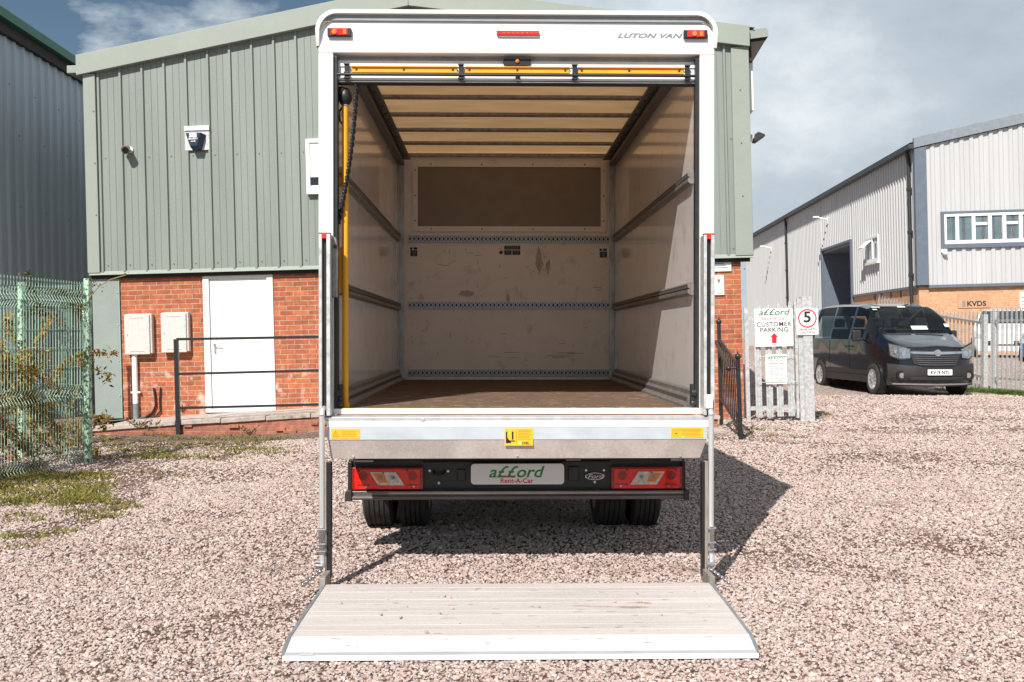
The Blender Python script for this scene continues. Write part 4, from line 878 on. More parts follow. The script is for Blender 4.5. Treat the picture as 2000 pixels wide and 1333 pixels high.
# corner flashings
m = MB(); m.box(-.02, gf(198, 300)[0]-.03, -.105, .2, cb-.01, top(0)); m.build('corner_flashing', TRIM, unit, .006)
m = MB(); m.box(gf(1430, 300)[0], GW+.02, -.105, .2, cb-.01, top(GW)); m.build('corner_flashing', TRIM, unit, .006)
# fixings
m = MB()
zf = gf(300, 308)[1]; zl = cb+.10
for i in range(k):
    xx = x0c+pitch*i+.075
    m.cyl((xx, -.056, zf), (xx, -.048, zf), .011, 8); m.cyl((xx, -.056, zl), (xx, -.048, zl), .012, 8)
for zz in (1.5, 2.6, 3.4, 4.2, 5.0):
    m.cyl((.14, -.112, zz+.6), (.14, -.1, zz+.6), .011, 8); m.cyl((GW-.12, -.112, zz+.6), (GW-.12, -.1, zz+.6), .011, 8)
m.build('screw_heads', mat('screw_caps', (.12, .12, .11), .5), unit)
# drip flashing
m = MB(); m.prism([(-.075, cb-.04), (-.12, cb-.045), (-.06, cb+.015), (.05, cb+.015), (.05, cb-.04)], 'x', 0, GW+.03); m.build('drip_flashing', TRIM, unit)
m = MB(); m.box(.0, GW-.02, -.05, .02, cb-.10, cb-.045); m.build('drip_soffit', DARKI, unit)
# roof and other walls
DEP = 14
m = MB(); m.add([(-.12, -.1, top(0)+fh-.02), (ap_x, -.1, top(ap_x)+fh-.02), (GW+.12, -.1, top(GW)+fh-.02), (-.12, DEP, top(0)+fh-.02), (ap_x, DEP, top(ap_x)+fh-.02), (GW+.12, DEP, top(GW)+fh-.02)], [(0, 1, 4, 3), (1, 2, 5, 4)]); m.build('roof', GREYCL, unit)
m = MB(); m.box(0, .1, .21, DEP, -.6, top(0)+.25); m.build('left_wall', CLAD, unit); m = MB(); m.box(GW-.1, GW, .21, DEP, cb-.03, top(GW)+.25); m.build('right_wall', CLAD, unit); m = MB(); m.prism([(0, -.6), (GW, -.6), (GW, top(GW)+.2), (ap_x, top(ap_x)+.2), (0, top(0)+.2)], 'y', DEP, DEP+.1); m.build('rear_wall', CLAD, unit)
# gutters at both eaves
m = MB(); zg = gf(150, 138)[1]; m.box(-.28, -.10, -.08, DEP, zg-.06, zg+.06); m.build('gutter', TRIM, unit, .01)
m = MB(); zg = top(GW)+.22; m.prism([(GW+.03, zg+.03), (GW+.30, zg+.06), (GW+.33, zg+.02), (GW+.33, zg-.07), (GW+.03, zg-.10)], 'y', -.06, DEP); m.mi = 1; m.prism([(GW+.03, zg-.102), (GW+.32, zg-.072), (GW+.10, zg-.42), (GW+.03, zg-.42)], 'y', -.02, DEP-.02); m.build('gutter', [TRIM, DARKI], unit)
# brick base
dx0, dz0 = gf(402, 806); dx1, dz1 = gf(540, 803); pl = gf(187, 700)[0]; pr = gf(238, 700)[0]; brr = gf(1451, 700)[0]
m = MB(); m.box(pr, dx0, .0, .2, -.5, cb-.06); m.box(dx1, brr, .0, .2, -.5, cb-.06); m.box(dx0, dx1, 0, .2, -.5, dz0-.02); m.box(brr-.2, brr-.001, .2, DEP, -.5, cb-.06); m.build('brick_wall', BRICK, unit)
m = MB(); m.box(0.01, pr-.003, -.03, .2, gf(200, 818)[1], cb-.05); m.build('flat_panel', mat('flat_sage_panel', (.27, .315, .295), .5, var=.1, vs=2, fine=.08), unit, .003)
m = MB(); m.box(pr-.008, pr, -.034, -.028, gf(200, 818)[1], cb-.07)
for f_ in (.15, .42, .7, .95): m.cyl((pr-.03, -.04, .1+f_*2), (pr-.03, -.03, .1+f_*2), .012, 8)
m.build('panel_edge', mat('pale_teal_edge', (.30, .48, .46), .5), unit)
# door
zt_ = cb-.055; zb_ = dz0; fw = .10
m = MB(); m.box(dx0+.005, dx0+fw, -.02, .08, zb_, zt_); m.box(dx1-fw, dx1-.005, -.02, .08, zb_, zt_); m.box(dx0+fw, dx1-fw, -.02, .08, zt_-.09, zt_); m.box(dx0+fw, dx1-fw, -.02, .08, zb_, zb_+.05)
dfr = m.build('door_frame', WHITE2, unit, .006)
ddr = box('door', WHITE2, dfr, dx0+fw+.008, dx1-fw-.008, .012, .06, zb_+.054, zt_-.094, .004)
for k in (.25, 1.0, 1.75): MB().box(dx1-fw-.012, dx1-fw+.02, -.032, -.0205, zb_+k, zb_+k+.09).build('door_hinge', WHITE2, dfr, .003)
xa, xb = dx0+fw+.10, dx1-fw-.10; zm = gf(470, 690)[1]
m = MB()
for (za, zb2) in ((zb_+.14, zm-.01), (zm+.16, zt_-.19)):
    m.box(xa, xb, .004, .012, za, zb2); 
m.mi = 1
for (za, zb2) in ((zb_+.14, zm-.01), (zm+.16, zt_-.19)):
    m.box(xa-.008, xb+.006, .0095, .0118, zb2, zb2+.009); m.box(xa-.009, xa-.001, .0095, .0118, za, zb2)
m.build('door_panel', [WHITE2, mat('joint_shadow_line', (.35, .35, .36), .6)], dfr)
hx, hz = gf(419, 672); m = MB(); m.box(hx-.015, hx+.015, -.02, -.005, hz-.13, hz+.03); m.cyl((hx, -.05, hz), (hx, -.02, hz), .008, 8); m.cyl((hx, -.05, hz), (hx+.11, -.05, hz-.008), .008, 8); m.build('door_handle', ALU, dfr, .003)
box('door_threshold', ALU, dfr, dx0+.02, dx1-.02, -.03, -.021, zb_-.008, zb_+.012)
# window half hidden by the van
wx0, wz1 = gf(600, 275); wz0 = gf(600, 382)[1]; wx1 = wx0+1.2
m = MB(); m.box(wx0, wx0+.06, -.13, -.04, wz0, wz1); m.box(wx1-.06, wx1, -.13, -.04, wz0, wz1); m.box(wx0+.06, wx1-.06, -.13, -.04, wz1-.06, wz1); m.box(wx0+.06, wx1-.06, -.13, -.04, wz0, wz0+.07)
wf = m.build('window_frame', WHITE2, unit, .005)
za = gf(600, 349)[1]; zc = gf(600, 365)[1]
m = MB(); m.box(wx0+.062, wx1-.062, -.11, -.09, za, wz1-.062); m.box(wx0+.062, wx1-.062, -.11, -.09, wz0+.072, zc); m.build('window_blind', WHITE2, wf)
box('window_pane', DARKG, wf, wx0+.062, wx1-.062, -.10, -.09, zc+.002, za-.002)
# side window on the right flank
m = MB(); zz = gf(1462, 160)[1]; m.box(GW+.02, GW+.12, .10, .90, zz-.42, zz+.35); m.build('flank_window', WHITE2, unit, .01)

def on_unit(name, label, cat, px, py, y=-.055, group=None):
    x_, z_ = gf(px, py, y); p = GM @ Vector((x_, y, z_)); return thing(name, label, cat, p, (0, TILT, GR), group)
# alarm box
t = on_unit('alarm_box', 'navy wedge-shaped alarm sounder on a galvanised backplate high on green cladding', 'alarm box', 386, 273)
box('backplate', GALV, t, -.19, .19, -.035, -.001, -.17, .20, .004)
box('top_flange', WHITE2, t, -.19, .20, -.055, -.034, .13, .20, .006)
m = MB(); 
pa = [(-.135, .08), (.10, .08), (.045, -.13), (-.07, -.13)]; pb = [(-.12, .085), (.15, .06), (.07, -.19), (-.06, -.19)]
m.add([(x, -.16, z) for x, z in pa]+[(x, -.036, z) for x, z in pb], [(0, 1, 2, 3), (7, 6, 5, 4), (0, 4, 5, 1), (1, 5, 6, 2), (2, 6, 7, 3), (3, 7, 4, 0)]); sb = m.build('sounder', NAVY, t, .008)
text('alarm_lettering', 'SEI', .085, PAPER, sb, (-.018, -.162, .008), sx=1.15, depth=.001, bold=.004)
text('alarm_lettering', 'SECURITY', .032, PAPER, sb, (-.018, -.162, -.028), sx=1.0, depth=.001, bold=.0012)
text('alarm_lettering', '.co.uk', .032, PAPER, sb, (-.018, -.162, -.062), sx=1.0, depth=.001, bold=.0012)
# wall camera / sensor
t = on_unit('security_camera', 'round brown and black security camera on a white base on green cladding', 'camera', 250, 294)
m = MB(); m.cyl((.035, -.02, .005), (.035, -.001, .005), .05, 18); m.build('wall_base', WHITE2, t)
m = MB(); m.cyl((.03, -.02, .0), (.01, -.08, 0), .025, 12); m.cyl((.0, -.07, .01), (.035, -.19, -.03), .064, 20); sbody = m.build('camera_body', mat('brown_grey_plastic', (.22, .17, .15), .4, var=.2), t, smooth=True)
m = MB(); m.cyl((.035, -.190, -.030), (.038, -.20, -.034), .048, 18); m.build('lens', BLACK, t, smooth=True)
# meter boxes
for (a, b, c, d, lb) in ((248, 304, 692, 613, 'weathered white meter box with a pipe running down from it'), (319, 375, 688, 610, 'weathered white meter box between the pipe and the white door')):
    x0, z1 = gf(a, d); x1, z0 = gf(b, c); W_ = x1-x0; H_ = z1-z0
    p = GM @ Vector((x0, 0, z0)); t = thing('meter_box', lb, 'meter box', p, (0, TILT, GR), 'meter boxes on the brick wall')
    box('case', METER, t, .01, W_-.01, -.10, -.001, .01, H_-.01, .015)
    box('door', METER, t, 0.0, W_-.04, -.125, -.101, 0, H_-.02, .01)
    m = MB(); m.box(.09, W_-.12, -.1265, -.125, H_-.08, H_-.074); m.box(.09, W_-.12, -.1265, -.125, .045, .051); m.cyl((.05, -.13, H_*.48), (.05, -.125, H_*.48), .009, 8); m.build('door_marks', mat('meter_joint', (.25, .2, .18), .7), t)
# pipe
x0, z1 = gf(265, 692); z0 = gf(268, 823)[1]; zm = gf(266, 788)[1]
p = GM @ Vector((x0, 0, z0)); t = thing('drain_pipe', 'white plastic pipe with a grey lower end below the left meter box', 'pipe', p, (0, TILT, GR))
m = MB(); m.cyl((0, -.05, zm-z0), (0, -.05, z1-z0), .042, 16); m.build('upper_pipe', WHITE2, t, smooth=True)
m = MB(); m.cyl((0, -.05, 0), (0, -.05, zm-z0-.001), .045, 16); m.build('lower_pipe', mat('grey_pipe', (.20, .23, .25), .5), t, smooth=True)
m = MB(); m.box(-.07, .08, -.065, -.001, (z1-z0)*.42, (z1-z0)*.42+.025); m.build('clip', WHITE2, t)
# black cables
p = GM @ Vector((0, 0, 0)); t = thing('black_cable', 'two black cables curling up the foot of the orange brick wall', 'cable', gloc, (0, TILT, GR))
def curve_pts(L_): return [(gf(a, b, -.03)[0], -.03, gf(a, b, -.03)[1]) for a, b in L_]
MB().tube(curve_pts([(182, 824), (215, 823), (262, 819), (285, 815), (298, 806), (304, 793), (303, 775), (300, 758)]), .016, 8).build('thick_cable', BLACK, t, smooth=True)
MB().tube(curve_pts([(262, 821), (290, 818), (306, 812), (313, 803), (312, 785), (313, 757)]), .013, 8).build('thin_cable', BLACK, t, smooth=True)
# signs on the right brick pier
t = on_unit('wall_sign', 'white notice board with blue print on the brick pier', 'sign', 1397, 531, -.005, 'signs on the brick pier')
box('board', PAPER, t, -.15, .24, -.02, 0, 0, .30, .003)
m = MB()
for k in range(6): m.box(-.10, .19-.03*(k % 3), -.022, -.02, .05+.032*k, .062+.032*k)
m.build('print', mat('blue_print', (.10, .18, .32), .6), t)
m = MB(); m.box(.0, .03, -.022, -.02, .25, .285); m.build('red_mark', INKR, t)
t = on_unit('wall_sign', 'small white sign with a red shield emblem below the notice board', 'sign', 1397, 577, -.005, 'signs on the brick pier')
box('board', PAPER, t, -.10, .135, -.02, 0, 0, .30, .003)
m = MB(); m.prism([(.035, .24), (.075, .24), (.072, .20), (.055, .18), (.038, .20)], 'y', -.022, -.02); m.mi = 1; m.prism([(.045, .22), (.066, .22), (.066, .20), (.055, .19)], 'y', -.023, -.0221); m.build('shield_emblem', [INKR, INKGR], t)
m = MB(); m.box(.02, .12, -.022, -.02, .02, .035); m.build('yellow_bar', STICK, t)
# floodlight on the right flank
t = on_unit('floodlight', 'dark floodlight bracketed off the right edge of the green unit', 'floodlight', 1461, 271, .1)
m = MB(); m.box(0, .05, -.03, .03, -.05, .06); m.box(.05, .10, -.01, .01, .0, .05); m.build('bracket', GALV, t)
m = MB(); m.prism([(.07, -.06), (.12, -.065), (.25, .02), (.23, .045), (.14, .085), (.10, .06)], 'y', -.10, .10); m.build('lamp_head', VPLAS, t, .01)

# ================================================================== LEFT GREY UNIT
XL = -7.9; lb = thing('grey_unit', 'shaded blue grey corrugated unit with green eaves at left edge', 'building', (XL, 15, 0), (0, TILT, 0))
LM = frame_from(Vector((XL, 15, 0)), 0)
he = hit(LM, 0, 30, 0, 0).z; h1 = hit(LM, 150, 128, 0, 0).z; eh = (he+h1)/2
m = MB(); prof = []; y = .6
while y < 16:
    prof += [(y, 0), (y+.20, 0), (y+.235, .035), (y+.29, .035), (y+.325, 0)]; y += .333
m.grid([[(b, a, -.8) for a, b in prof], [(b, a, eh-.28) for a, b in prof]]); m.build('side_wall', GREYCL, lb)
m = MB(); m.prism([(.0, eh-.14), (.22, eh-.14), (.26, eh-.02), (.24, eh), (.0, eh+.04)], 'y', .5, 16); m.build('green_gutter', GRNGUT, lb)
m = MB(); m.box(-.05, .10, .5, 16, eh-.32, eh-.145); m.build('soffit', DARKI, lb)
m = MB(); m.prism([(0, eh+.045), (-9, eh+1.3), (-18, eh+.045), (-18, eh-.02), (0, eh-.02)], 'y', .5, 16); m.build('roof', GREYCL, lb)
m = MB(); m.box(-18, -.06, .6, 15.9, -.8, eh-.03); m.build('shell', GREYCL, lb)
m = MB()
for i in range(46):
    for zz in (1.2, 2.4, 3.6, 4.8, 5.6):
        if (i*7+int(zz*5)) % 3 == 0: m.cyl((.001, 1+i*.333, zz), (.008, 1+i*.333, zz), .012, 6)
m.build('screw_heads', BLACKM, lb)

# ================================================================== RIGHT SILVER UNIT
RR = R(-4.5); rloc = pt(1800, 742, 36); RM = frame_from(rloc, RR)
rb = thing('silver_unit', 'silver grey clad industrial unit with buff brick base at right', 'building', rloc, (0, TILT, RR))
def rf(px, py, y=0.0): h_ = hit(RM, px, py, 1, y); return h_.x, h_.z
def rs(px, py, x=0.0): h_ = hit(RM, px, py, 0, x); return h_.y, h_.z
cl0 = rf(1900, 555)[1]; evh = rf(1790, 290)[1]; sl = (rf(1995, 243)[1]-evh)/rf(1995, 243)[0]
SL = 36
RW = 26.0
ry, rzt = rs(1665, 472); ry2, _ = rs(1607, 495)
# side wall cladding with fine ribs, opening left for the roller door
def ribs(a, b, z0, z1f, fn, pitch=.32, dpt=.055):
    p_ = []; u = a
    while u < b:
        p_ += [(u, 0), (u+pitch*.42, 0), (u+pitch*.52, -dpt), (u+pitch*.86, -dpt), (u+pitch*.96, 0)]; u += pitch
    p_ = [q for q in p_ if q[0] <= b]; p_.append((b, 0)); m.grid([[fn(u, v, z0) for u, v in p_], [fn(u, v, z1f(u)) for u, v in p_]])
fs = lambda u, v, z: (v, u, z)
zg0 = -.5
m = MB(); ribs(.12, ry, cl0, lambda u: evh, fs); ribs(ry, ry2, rzt, lambda u: evh, fs); ribs(ry2, SL, zg0, lambda u: evh, fs); m.build('side_cladding', SILVCL, rb)
ff = lambda u, v, z: (u, v, z)
m = MB(); ribs(.30, RW, cl0, lambda u: evh+sl*u if u < RW/2 else evh+sl*(RW-u), ff, .33, .05); m.build('front_cladding', SILVCL, rb)
m = MB(); m.box(-.06, .30, -.10, -.01, cl0, evh+.03); m.box(-.10, -.06, -.10, .12, cl0, evh+.03); m.box(.30, RW, -.075, .0, cl0-.10, cl0); m.box(-.075, .0, .12, ry, cl0-.09, cl0); m.build('corner_trim', SILVTR, rb)
m = MB(); m.prism([(-.12, evh), (RW/2, evh+sl*RW/2), (RW/2, evh+sl*RW/2+.34), (-.12, evh+.34)], 'y', -.14, .0); m.prism([(RW+.12, evh), (RW/2, evh+sl*RW/2), (RW/2, evh+sl*RW/2+.34), (RW+.12, evh+.34)], 'y', -.14, .0); m.build('verge_trim', mat('mid_grey_verge', (.22, .25, .28), .5), rb)
m = MB(); m.box(-.30, -.06, -.12, SL, evh-.02, evh+.14); m.build('gutter', mat('dark_gutter', (.05, .055, .06), .5), rb)
m = MB(); m.add([(-.25, -.1, evh+.18), (RW/2, -.1, evh+.2+sl*RW/2), (RW+.25, -.1, evh+.18), (-.25, SL, evh+.18), (RW/2, SL, evh+.2+sl*RW/2), (RW+.25, SL, evh+.18)], [(0, 1, 4, 3), (1, 2, 5, 4)]); m.build('roof', GREYCL, rb)
m = MB(); m.box(.0, RW, .06, .25, zg0, cl0-.03); m.box(0.0, .2, .25, ry, zg0, cl0-.03); m.build('brick_base', BUFF, rb)
m = MB()
for yy in (2.0, 3.2, 4.4, 5.3): m.box(-.01, .01, yy, yy+.12, cl0-.35, cl0-.05)
m.build('vent_slots', DARKI, rb)
m = MB(); m.box(.25, RW, .26, .3, zg0, evh); m.box(RW-.1, RW, .3, SL, zg0, evh); m.build('inner_shell', DARKI, rb)
m = MB(); m.box(0, RW, SL, SL+.1, zg0, evh+.1); m.build('far_wall', SILVCL, rb)
# roller door recess
m = MB(); m.prism([(ry, zg0), (ry, rzt), (ry2, rzt), (ry2, zg0)], 'x', 1.6, 1.7); m.mi = 1
m.box(.0, 1.6, ry2-.05, ry2, zg0, rzt); m.box(.0, 1.6, ry, ry+.05, zg0, rzt); m.box(0, 1.6, ry+.05, ry2-.05, rzt-.12, rzt); m.mi = 2; m.box(1.3, 1.5, ry+.3, ry2-.1, rzt-.9, rzt-.12)
m.build('roller_door_opening', [DARKI, SILVTR, ALU], rb)
m = MB(); m.box(-.10, .0, ry-.02, ry+.10, zg0, rzt+.1); m.box(-.10, .0, ry2-.10, ry2+.02, zg0, rzt+.1); m.box(-.10, .0, ry+.10, ry2-.10, rzt, rzt+.1); m.build('door_surround', SILVTR, rb)
# windows
def win(parent_fn, x0, x1, z0, z1, mull, axis):
    m = MB(); g_ = MB()
    def B(mm, a, b, d0, d1, e, f):
        mm.box(a, b, d0, d1, e, f) if axis == 'y' else mm.box(d0, d1, a, b, e, f)
    B(m, x0, x1, -.10, -.02, z1-.10, z1); B(m, x0, x1, -.10, -.02, z0, z0+.12); B(m, x0, x0+.08, -.10, -.02, z0+.12, z1-.10); B(m, x1-.08, x1, -.10, -.02, z0+.12, z1-.10)
    for a, tr_ in mull:
        B(m, a-.06, a+.06, -.10, -.02, z0+.12, z1-.10)
        if tr_: B(m, a+.06, a+tr_, -.10, -.02, z1-.42, z1-.32); 
    f_ = m.build('window_frame', WHITE2, rb, .01)
    B(g_, x0+.08, x1-.08, -.05, -.03, z0+.12, z1-.10); g_.build('window_pane', GLASS, f_)
    return f_
x0, z1 = rf(1842, 419); z0 = rf(1842, 478)[1]
mu = []
for a, tr_ in ((1868, 0), (1900, 1), (1932, 0), (1960, 1), (1992, 0)):
    xx = rf(a, 450)[0]; mu.append((xx, (rf(a+30, 450)[0]-xx-.06) if tr_ else 0))
q = x0
xx = rf(1992, 450)[0]
for j in range(3): mu.append((xx+.55+j*1.1, .49 if j % 2 == 0 else 0))
win(None, x0, xx+3.3, z0, z1, mu, 'y')
m = MB(); xs0, xs1 = x0, xx+3.3; m.box(xs0-.1, xs1+.1, -.11, -.02, z1, z1+.08); m.box(xs0-.1, xs1+.1, -.11, -.02, z0-.14, z0); m.box(xs0-.1, xs0, -.11, -.02, z0, z1); m.box(xs1, xs1+.1, -.11, -.02, z0, z1); m.build('window_surround', SILVTR, rb)
ya, z1 = rs(1719, 458); yb = rs(1695, 466)[0]; z0 = rs(1719, 509)[1]
win(None, ya, yb, z0, z1, [((ya+yb)/2, 0)], 'x')
m = MB(); m.prism([(-.10, z1-.12), (-.45, z1-.42), (-.42, z1-.46), (-.08, z1-.16)], 'y', (ya+yb)/2+.1, yb-.1); m.build('open_vent', WHITE2, rb); m = MB(); m.box(-.16, -.01, ya-.05, yb+.05, z0-.10, z0-.005); m.build('window_sill', WHITE2, rb)
# downpipes
def downpipe(px, zb, lab, grp='dark downpipes on the silver unit'):
    y_, _ = rs(px, 400); p = RM @ Vector((-.12, y_, 0)); t = thing('downpipe', lab, 'downpipe', p, (0, TILT, RR), grp)
    m = MB(); m.cyl((0, 0, zg0), (0, 0, evh-.5), .07, 10); m.tube([(0, 0, evh-.5), (-.02, -.10 if px < 1700 else .0, evh-.25), (-.06, -.12 if px < 1700 else 0, evh-.02)], .07, 10); m.build('pipe', mat('downpipe_black', (.03, .032, .036), .45), t, smooth=True)
    m = MB()
    for k in range(5): m.cyl((0, 0, .6+1.5*k), (0, 0, .7+1.5*k), .095, 10)
    m.build('collars', MATS['downpipe_black'], t)
downpipe(1783, 0, 'dark downpipe at the near corner of the silver unit'); downpipe(1538, 0, 'dark downpipe on the far part of the silver unit side wall')
# lamps on side wall
for px_, py_, lb_ in ((1619, 429, 'thin bracket lamp on silver wall above the roller door'), (1508, 485, 'thin bracket lamp farthest along the silver wall')):
    y_, z_ = rs(px_, py_); p = RM @ Vector((-.055, y_, z_)); t = thing('wall_lamp', lb_, 'lamp', p, (0, TILT, RR), 'bracket lamps on the silver wall')
    m = MB(); m.cyl((0, 0, 0), (-.45, .10, .12), .035, 8); m.build('arm', WHITE2, t); m = MB(); m.box(-.65, -.40, .0, .2, .10, .17); m.box(-.03, 0, -.08, .08, -.2, .12); m.build('lamp_head', WHITE2, t, .01)
x_, z_ = rf(1841, 494); p = RM @ Vector((x_, -.055, z_)); t = thing('dome_camera', 'small white dome camera under the long white-framed window', 'camera', p, (0, TILT, RR))
m = MB(); m.box(-.07, .12, -.06, 0, .0, .12); m.build('mount', WHITE2, t, .01); m = MB(); m.sphere((.03, -.10, -.02), .09); m.build('dome', WHITE2, t, smooth=True)
x_, z_ = rf(1902, 593, .06); p = RM @ Vector((x_, .055, z_)); t = thing('company_plaque', 'brick coloured plaque with black letters on buff brick wall', 'sign', p, (0, TILT, RR))
box('board', mat('tan_plaque', (.52, .29, .17), .5), t, -.55, .55, -.02, 0, -.16, .36, .004)
text('plaque_lettering', 'KVDS', .24, INKB, t, (.08, -.022, -.09), sx=1.1, depth=.004, bold=.006)
box('logo_block', INKGR, t, -.40, -.30, -.026, -.02, -.11, .10)
x_, z_ = rf(2006, 590, .06); p = RM @ Vector((x_, .055, z_)); t = thing('wall_notice', 'white notice on the buff brick wall at the right edge', 'sign', p, (0, TILT, RR))
box('board', PAPER, t, -.25, .3, -.02, 0, -.35, .35); m = MB(); [m.box(-.2, .2, -.023, -.02, -.25+.13*k, -.21+.13*k) for k in range(4)]; m.build('print', INKGR, t)

# ================================================================== RAISED WALKWAY, RAILS, STEPS
YW = 14.7
def wp(px, py, Y=YW): p = pt(px, py, Y); return p.x, p.z
(xa, za), (xm, zm), (xb, zb) = wp(177, 834), wp(343, 822), wp(621, 803.5)
xend = 2.92; sl2 = (zb-zm)/(xb-xm); ze = zb+.02
walk = thing('brick_walkway', 'low weathered brick walkway with concrete coping below the white door', 'walkway', (0, YW, 0))
def wtop(x): return zm+(x-xm)*sl2 if x < xb else zb+(x-xb)*(.02/(xend-xb))
if True:
    m = MB(); m.prism([(xa, -.2), (xend, -.2), (xend, wtop(xend)-.07), (xb, zb-.07), (xm, zm-.06), (xa, za-.05)], 'y', .02, .24); m.build('retaining_wall', BRICK2, walk)
    m = MB(); P_ = [(xa, za), (xm, zm), (-1.9, wtop(-1.9)), (xb, zb), (xend+.02, ze)]
    random.seed(3)
    for (p0, p1) in zip(P_[:-1], P_[1:]):
        nn = max(1, int((p1[0]-p0[0])/.6))
        for k in range(nn):
            a = p0[0]+(p1[0]-p0[0])*k/nn+.004; b = p0[0]+(p1[0]-p0[0])*(k+1)/nn-.004
            zA = p0[1]+(p1[1]-p0[1])*k/nn+random.uniform(-.006, .006); zB = p0[1]+(p1[1]-p0[1])*(k+1)/nn+random.uniform(-.006, .006); dd = random.uniform(-.02, .01)
            m.prism([(a, zA-.065), (b, zB-.065), (b, zB), (a, zA)], 'y', dd, .30)
    m.build('coping', CONC, walk, .008)
    m = MB(); m.prism([(xa, -.2), (xend, -.2), (xend, ze-.02), (xb, zb-.03), (xm, zm-.03), (xa, za-.03)], 'y', .30, 1.75); m.build('paving', CONC, walk)
    m = MB()
    for i in range(9):
        x = random.uniform(xm-.1, xb+.3); zt2 = wtop(x)-.07; zz = random.uniform(.0, zt2); 
        if zz < zt2-.02: m.box(x, x+random.uniform(.06, .2), -.004-random.random()*.012, .02, zz, zz+.05)
    m.build('loose_bricks', [brick_mat('broken_brick', (.44, .16, .10), (.34, .12, .08), (.40, .20, .14), bw=.5, rh=.2, dark=.35)], walk, .008)
# handrail
Yh = 14.68; p0 = pt(349, 850, Yh); hr = thing('handrail', 'black three bar handrail in front of the white door', 'railing', (p0.x, Yh, 0), (0, 0, 0))
zt3 = pt(349, 663, Yh).z; lean = pt(344, 663, Yh).x-p0.x
m = MB(); m.prism([(-.03, -.03), (.03, -.03), (.03+lean, zt3), (-.03+lean, zt3)], 'y', -.025, .025); m.build('post', BLACKM, hr)
for pa, pb in ((663, 658.5), (731, 724), (797.5, 790.5)):
    a = pt(345, pa, Yh); b = pt(622, pb, Yh); d = (b-a)*1.6
    m = MB(); aa = a-Vector((p0.x, Yh, 0)); bb = aa+d; h_ = .018 if pa == 663 else .016
    m.add([(aa.x, -.022, aa.z-h_), (bb.x, -.022, bb.z-h_), (bb.x, -.022, bb.z+h_), (aa.x, -.022, aa.z+h_), (aa.x, .022, aa.z-h_), (bb.x, .022, bb.z-h_), (bb.x, .022, bb.z+h_), (aa.x, .022, aa.z+h_)], [(0, 1, 2, 3), (7, 6, 5, 4), (0, 4, 5, 1), (1, 5, 6, 2), (2, 6, 7, 3), (3, 7, 4, 0)]); m.build('rail', BLACKM, hr)
m = MB(); xx = d.x*.98; m.box(xx-.03, xx+.03, -.025, .025, 0, zt3+.04); m.build('post', BLACKM, hr)
# steps and railing at the right
st = thing('brick_steps', 'short flight of brick steps beside the orange brick pier', 'steps', (2.2, 13.3, 0))
m = MB()
for k in range(3): m.box(0, .82, .3+.36*k, 1.4, .0 if k == 0 else .16*k-.02, .16*(k+1)-.03)
m.build('risers', BRICK2, st); m = MB()
for k in range(3): m.box(-.02, .85, .27+.36*k, .68+.36*k-(.0), .16*(k+1)-.03, .16*(k+1)+.02)
m.build('treads', CONC, st, .008)
def rail_pt(px, py, Y): return pt(px, py, Y)
sr = thing('step_railing', 'black iron railing with ball finials sloping down the brick steps', 'railing', (0, 0, 0))
A0, A1 = pt(1447, 862, 12.85), pt(1441, 700, 12.85); B1 = pt(1404, 632, 14.55); B0 = pt(1409, 830, 14.55)
m = MB(); m.cyl(A0, A1, .028, 8); m.build('post', BLACKM, sr); m = MB(); m.cyl(B0, B1, .028, 8); m.build('post', BLACKM, sr)
m = MB(); m.sphere(A1+Vector((0, 0, .02)), .04); m.sphere(B1+Vector((0, 0, .02)), .04); m.cyl(A1+Vector((0, 0, .05)), A1+Vector((0, 0, .09)), .012, 6, .003); m.cyl(B1+Vector((0, 0, .05)), B1+Vector((0, 0, .09)), .012, 6, .003); m.build('finials', BLACKM, sr, smooth=True)
tA, tB = A1-Vector((0, 0, .08)), B1-Vector((0, 0, .22)); bA, bB = A0+Vector((0, 0, .13)), pt(1407, 778, 14.55)
MB().cyl(tA, tB, .022, 8).build('top_rail', BLACKM, sr); MB().cyl(bA, bB, .018, 8).build('bottom_rail', BLACKM, sr)
hA = pt(1423, 720, 12.9); hB = pt(1398, 668, 14.3); m = MB(); m.cyl(hA, hB, .024, 8); m.sphere(hA, .032); m.cyl(hA, pt(1440, 719, 12.85), .014, 6); m.build('hand_bar', BLACKM, sr, smooth=True)
for k in range(1, 11):
    t_ = k/11; MB().cyl(tA.lerp(tB, t_), bA.lerp(bB, t_), .009, 6).build('baluster', BLACKM, sr)

# ================================================================== PALISADE GATE, POST, SIGNS
YG = 15.6
def picket(mb, x, z0, z1, y=0, w=.062, lean=0):
    for s in (-1, 0, 1):   # W-shaped pale
        a = x+s*w*.34
        mb.prism([(a-w*.17, z0), (a+w*.17, z0), (a+w*.17, z1-.09+(.05 if s == 0 else 0)), (a+s*w*.35, z1+(.0 if s else .03)-.02*abs(s)), (a-w*.17, z1-.09+(.05 if s == 0 else 0))], 'y', y-(.014 if s == 0 else 0), y+.004-(.012 if s == 0 else 0))
INKG2 = mat('dark_green_ink', (.03, .13, .085), .5)
gp0 = pt(1463, 822, YG); gate = thing('palisade_gate', 'narrow galvanised palisade gate between brick pier and steel post', 'gate', (gp0.x, YG, gp0.z), (0, R(-1.6), 0))
kk = F/YG; zt4 = (817-588)/kk
m = MB(); m.box(-.035, .02, -.02, .03, .0, zt4-.05); m.build('hinge_stile', GALV, gate)
for px_ in (1483, 1504.5, 1525, 1547):
    xx = (px_-1463)/kk; m = MB(); picket(m, xx, .05, zt4+.02, -.02, .095); m.build('pale', GALV, gate)
m = MB(); m.box(0, (1560-1463)/kk, .0, .03, .15, .21); m.box(0, (1560-1463)/kk, .0, .03, zt4-.24, zt4-.18); m.build('cross_rails', GALV, gate)
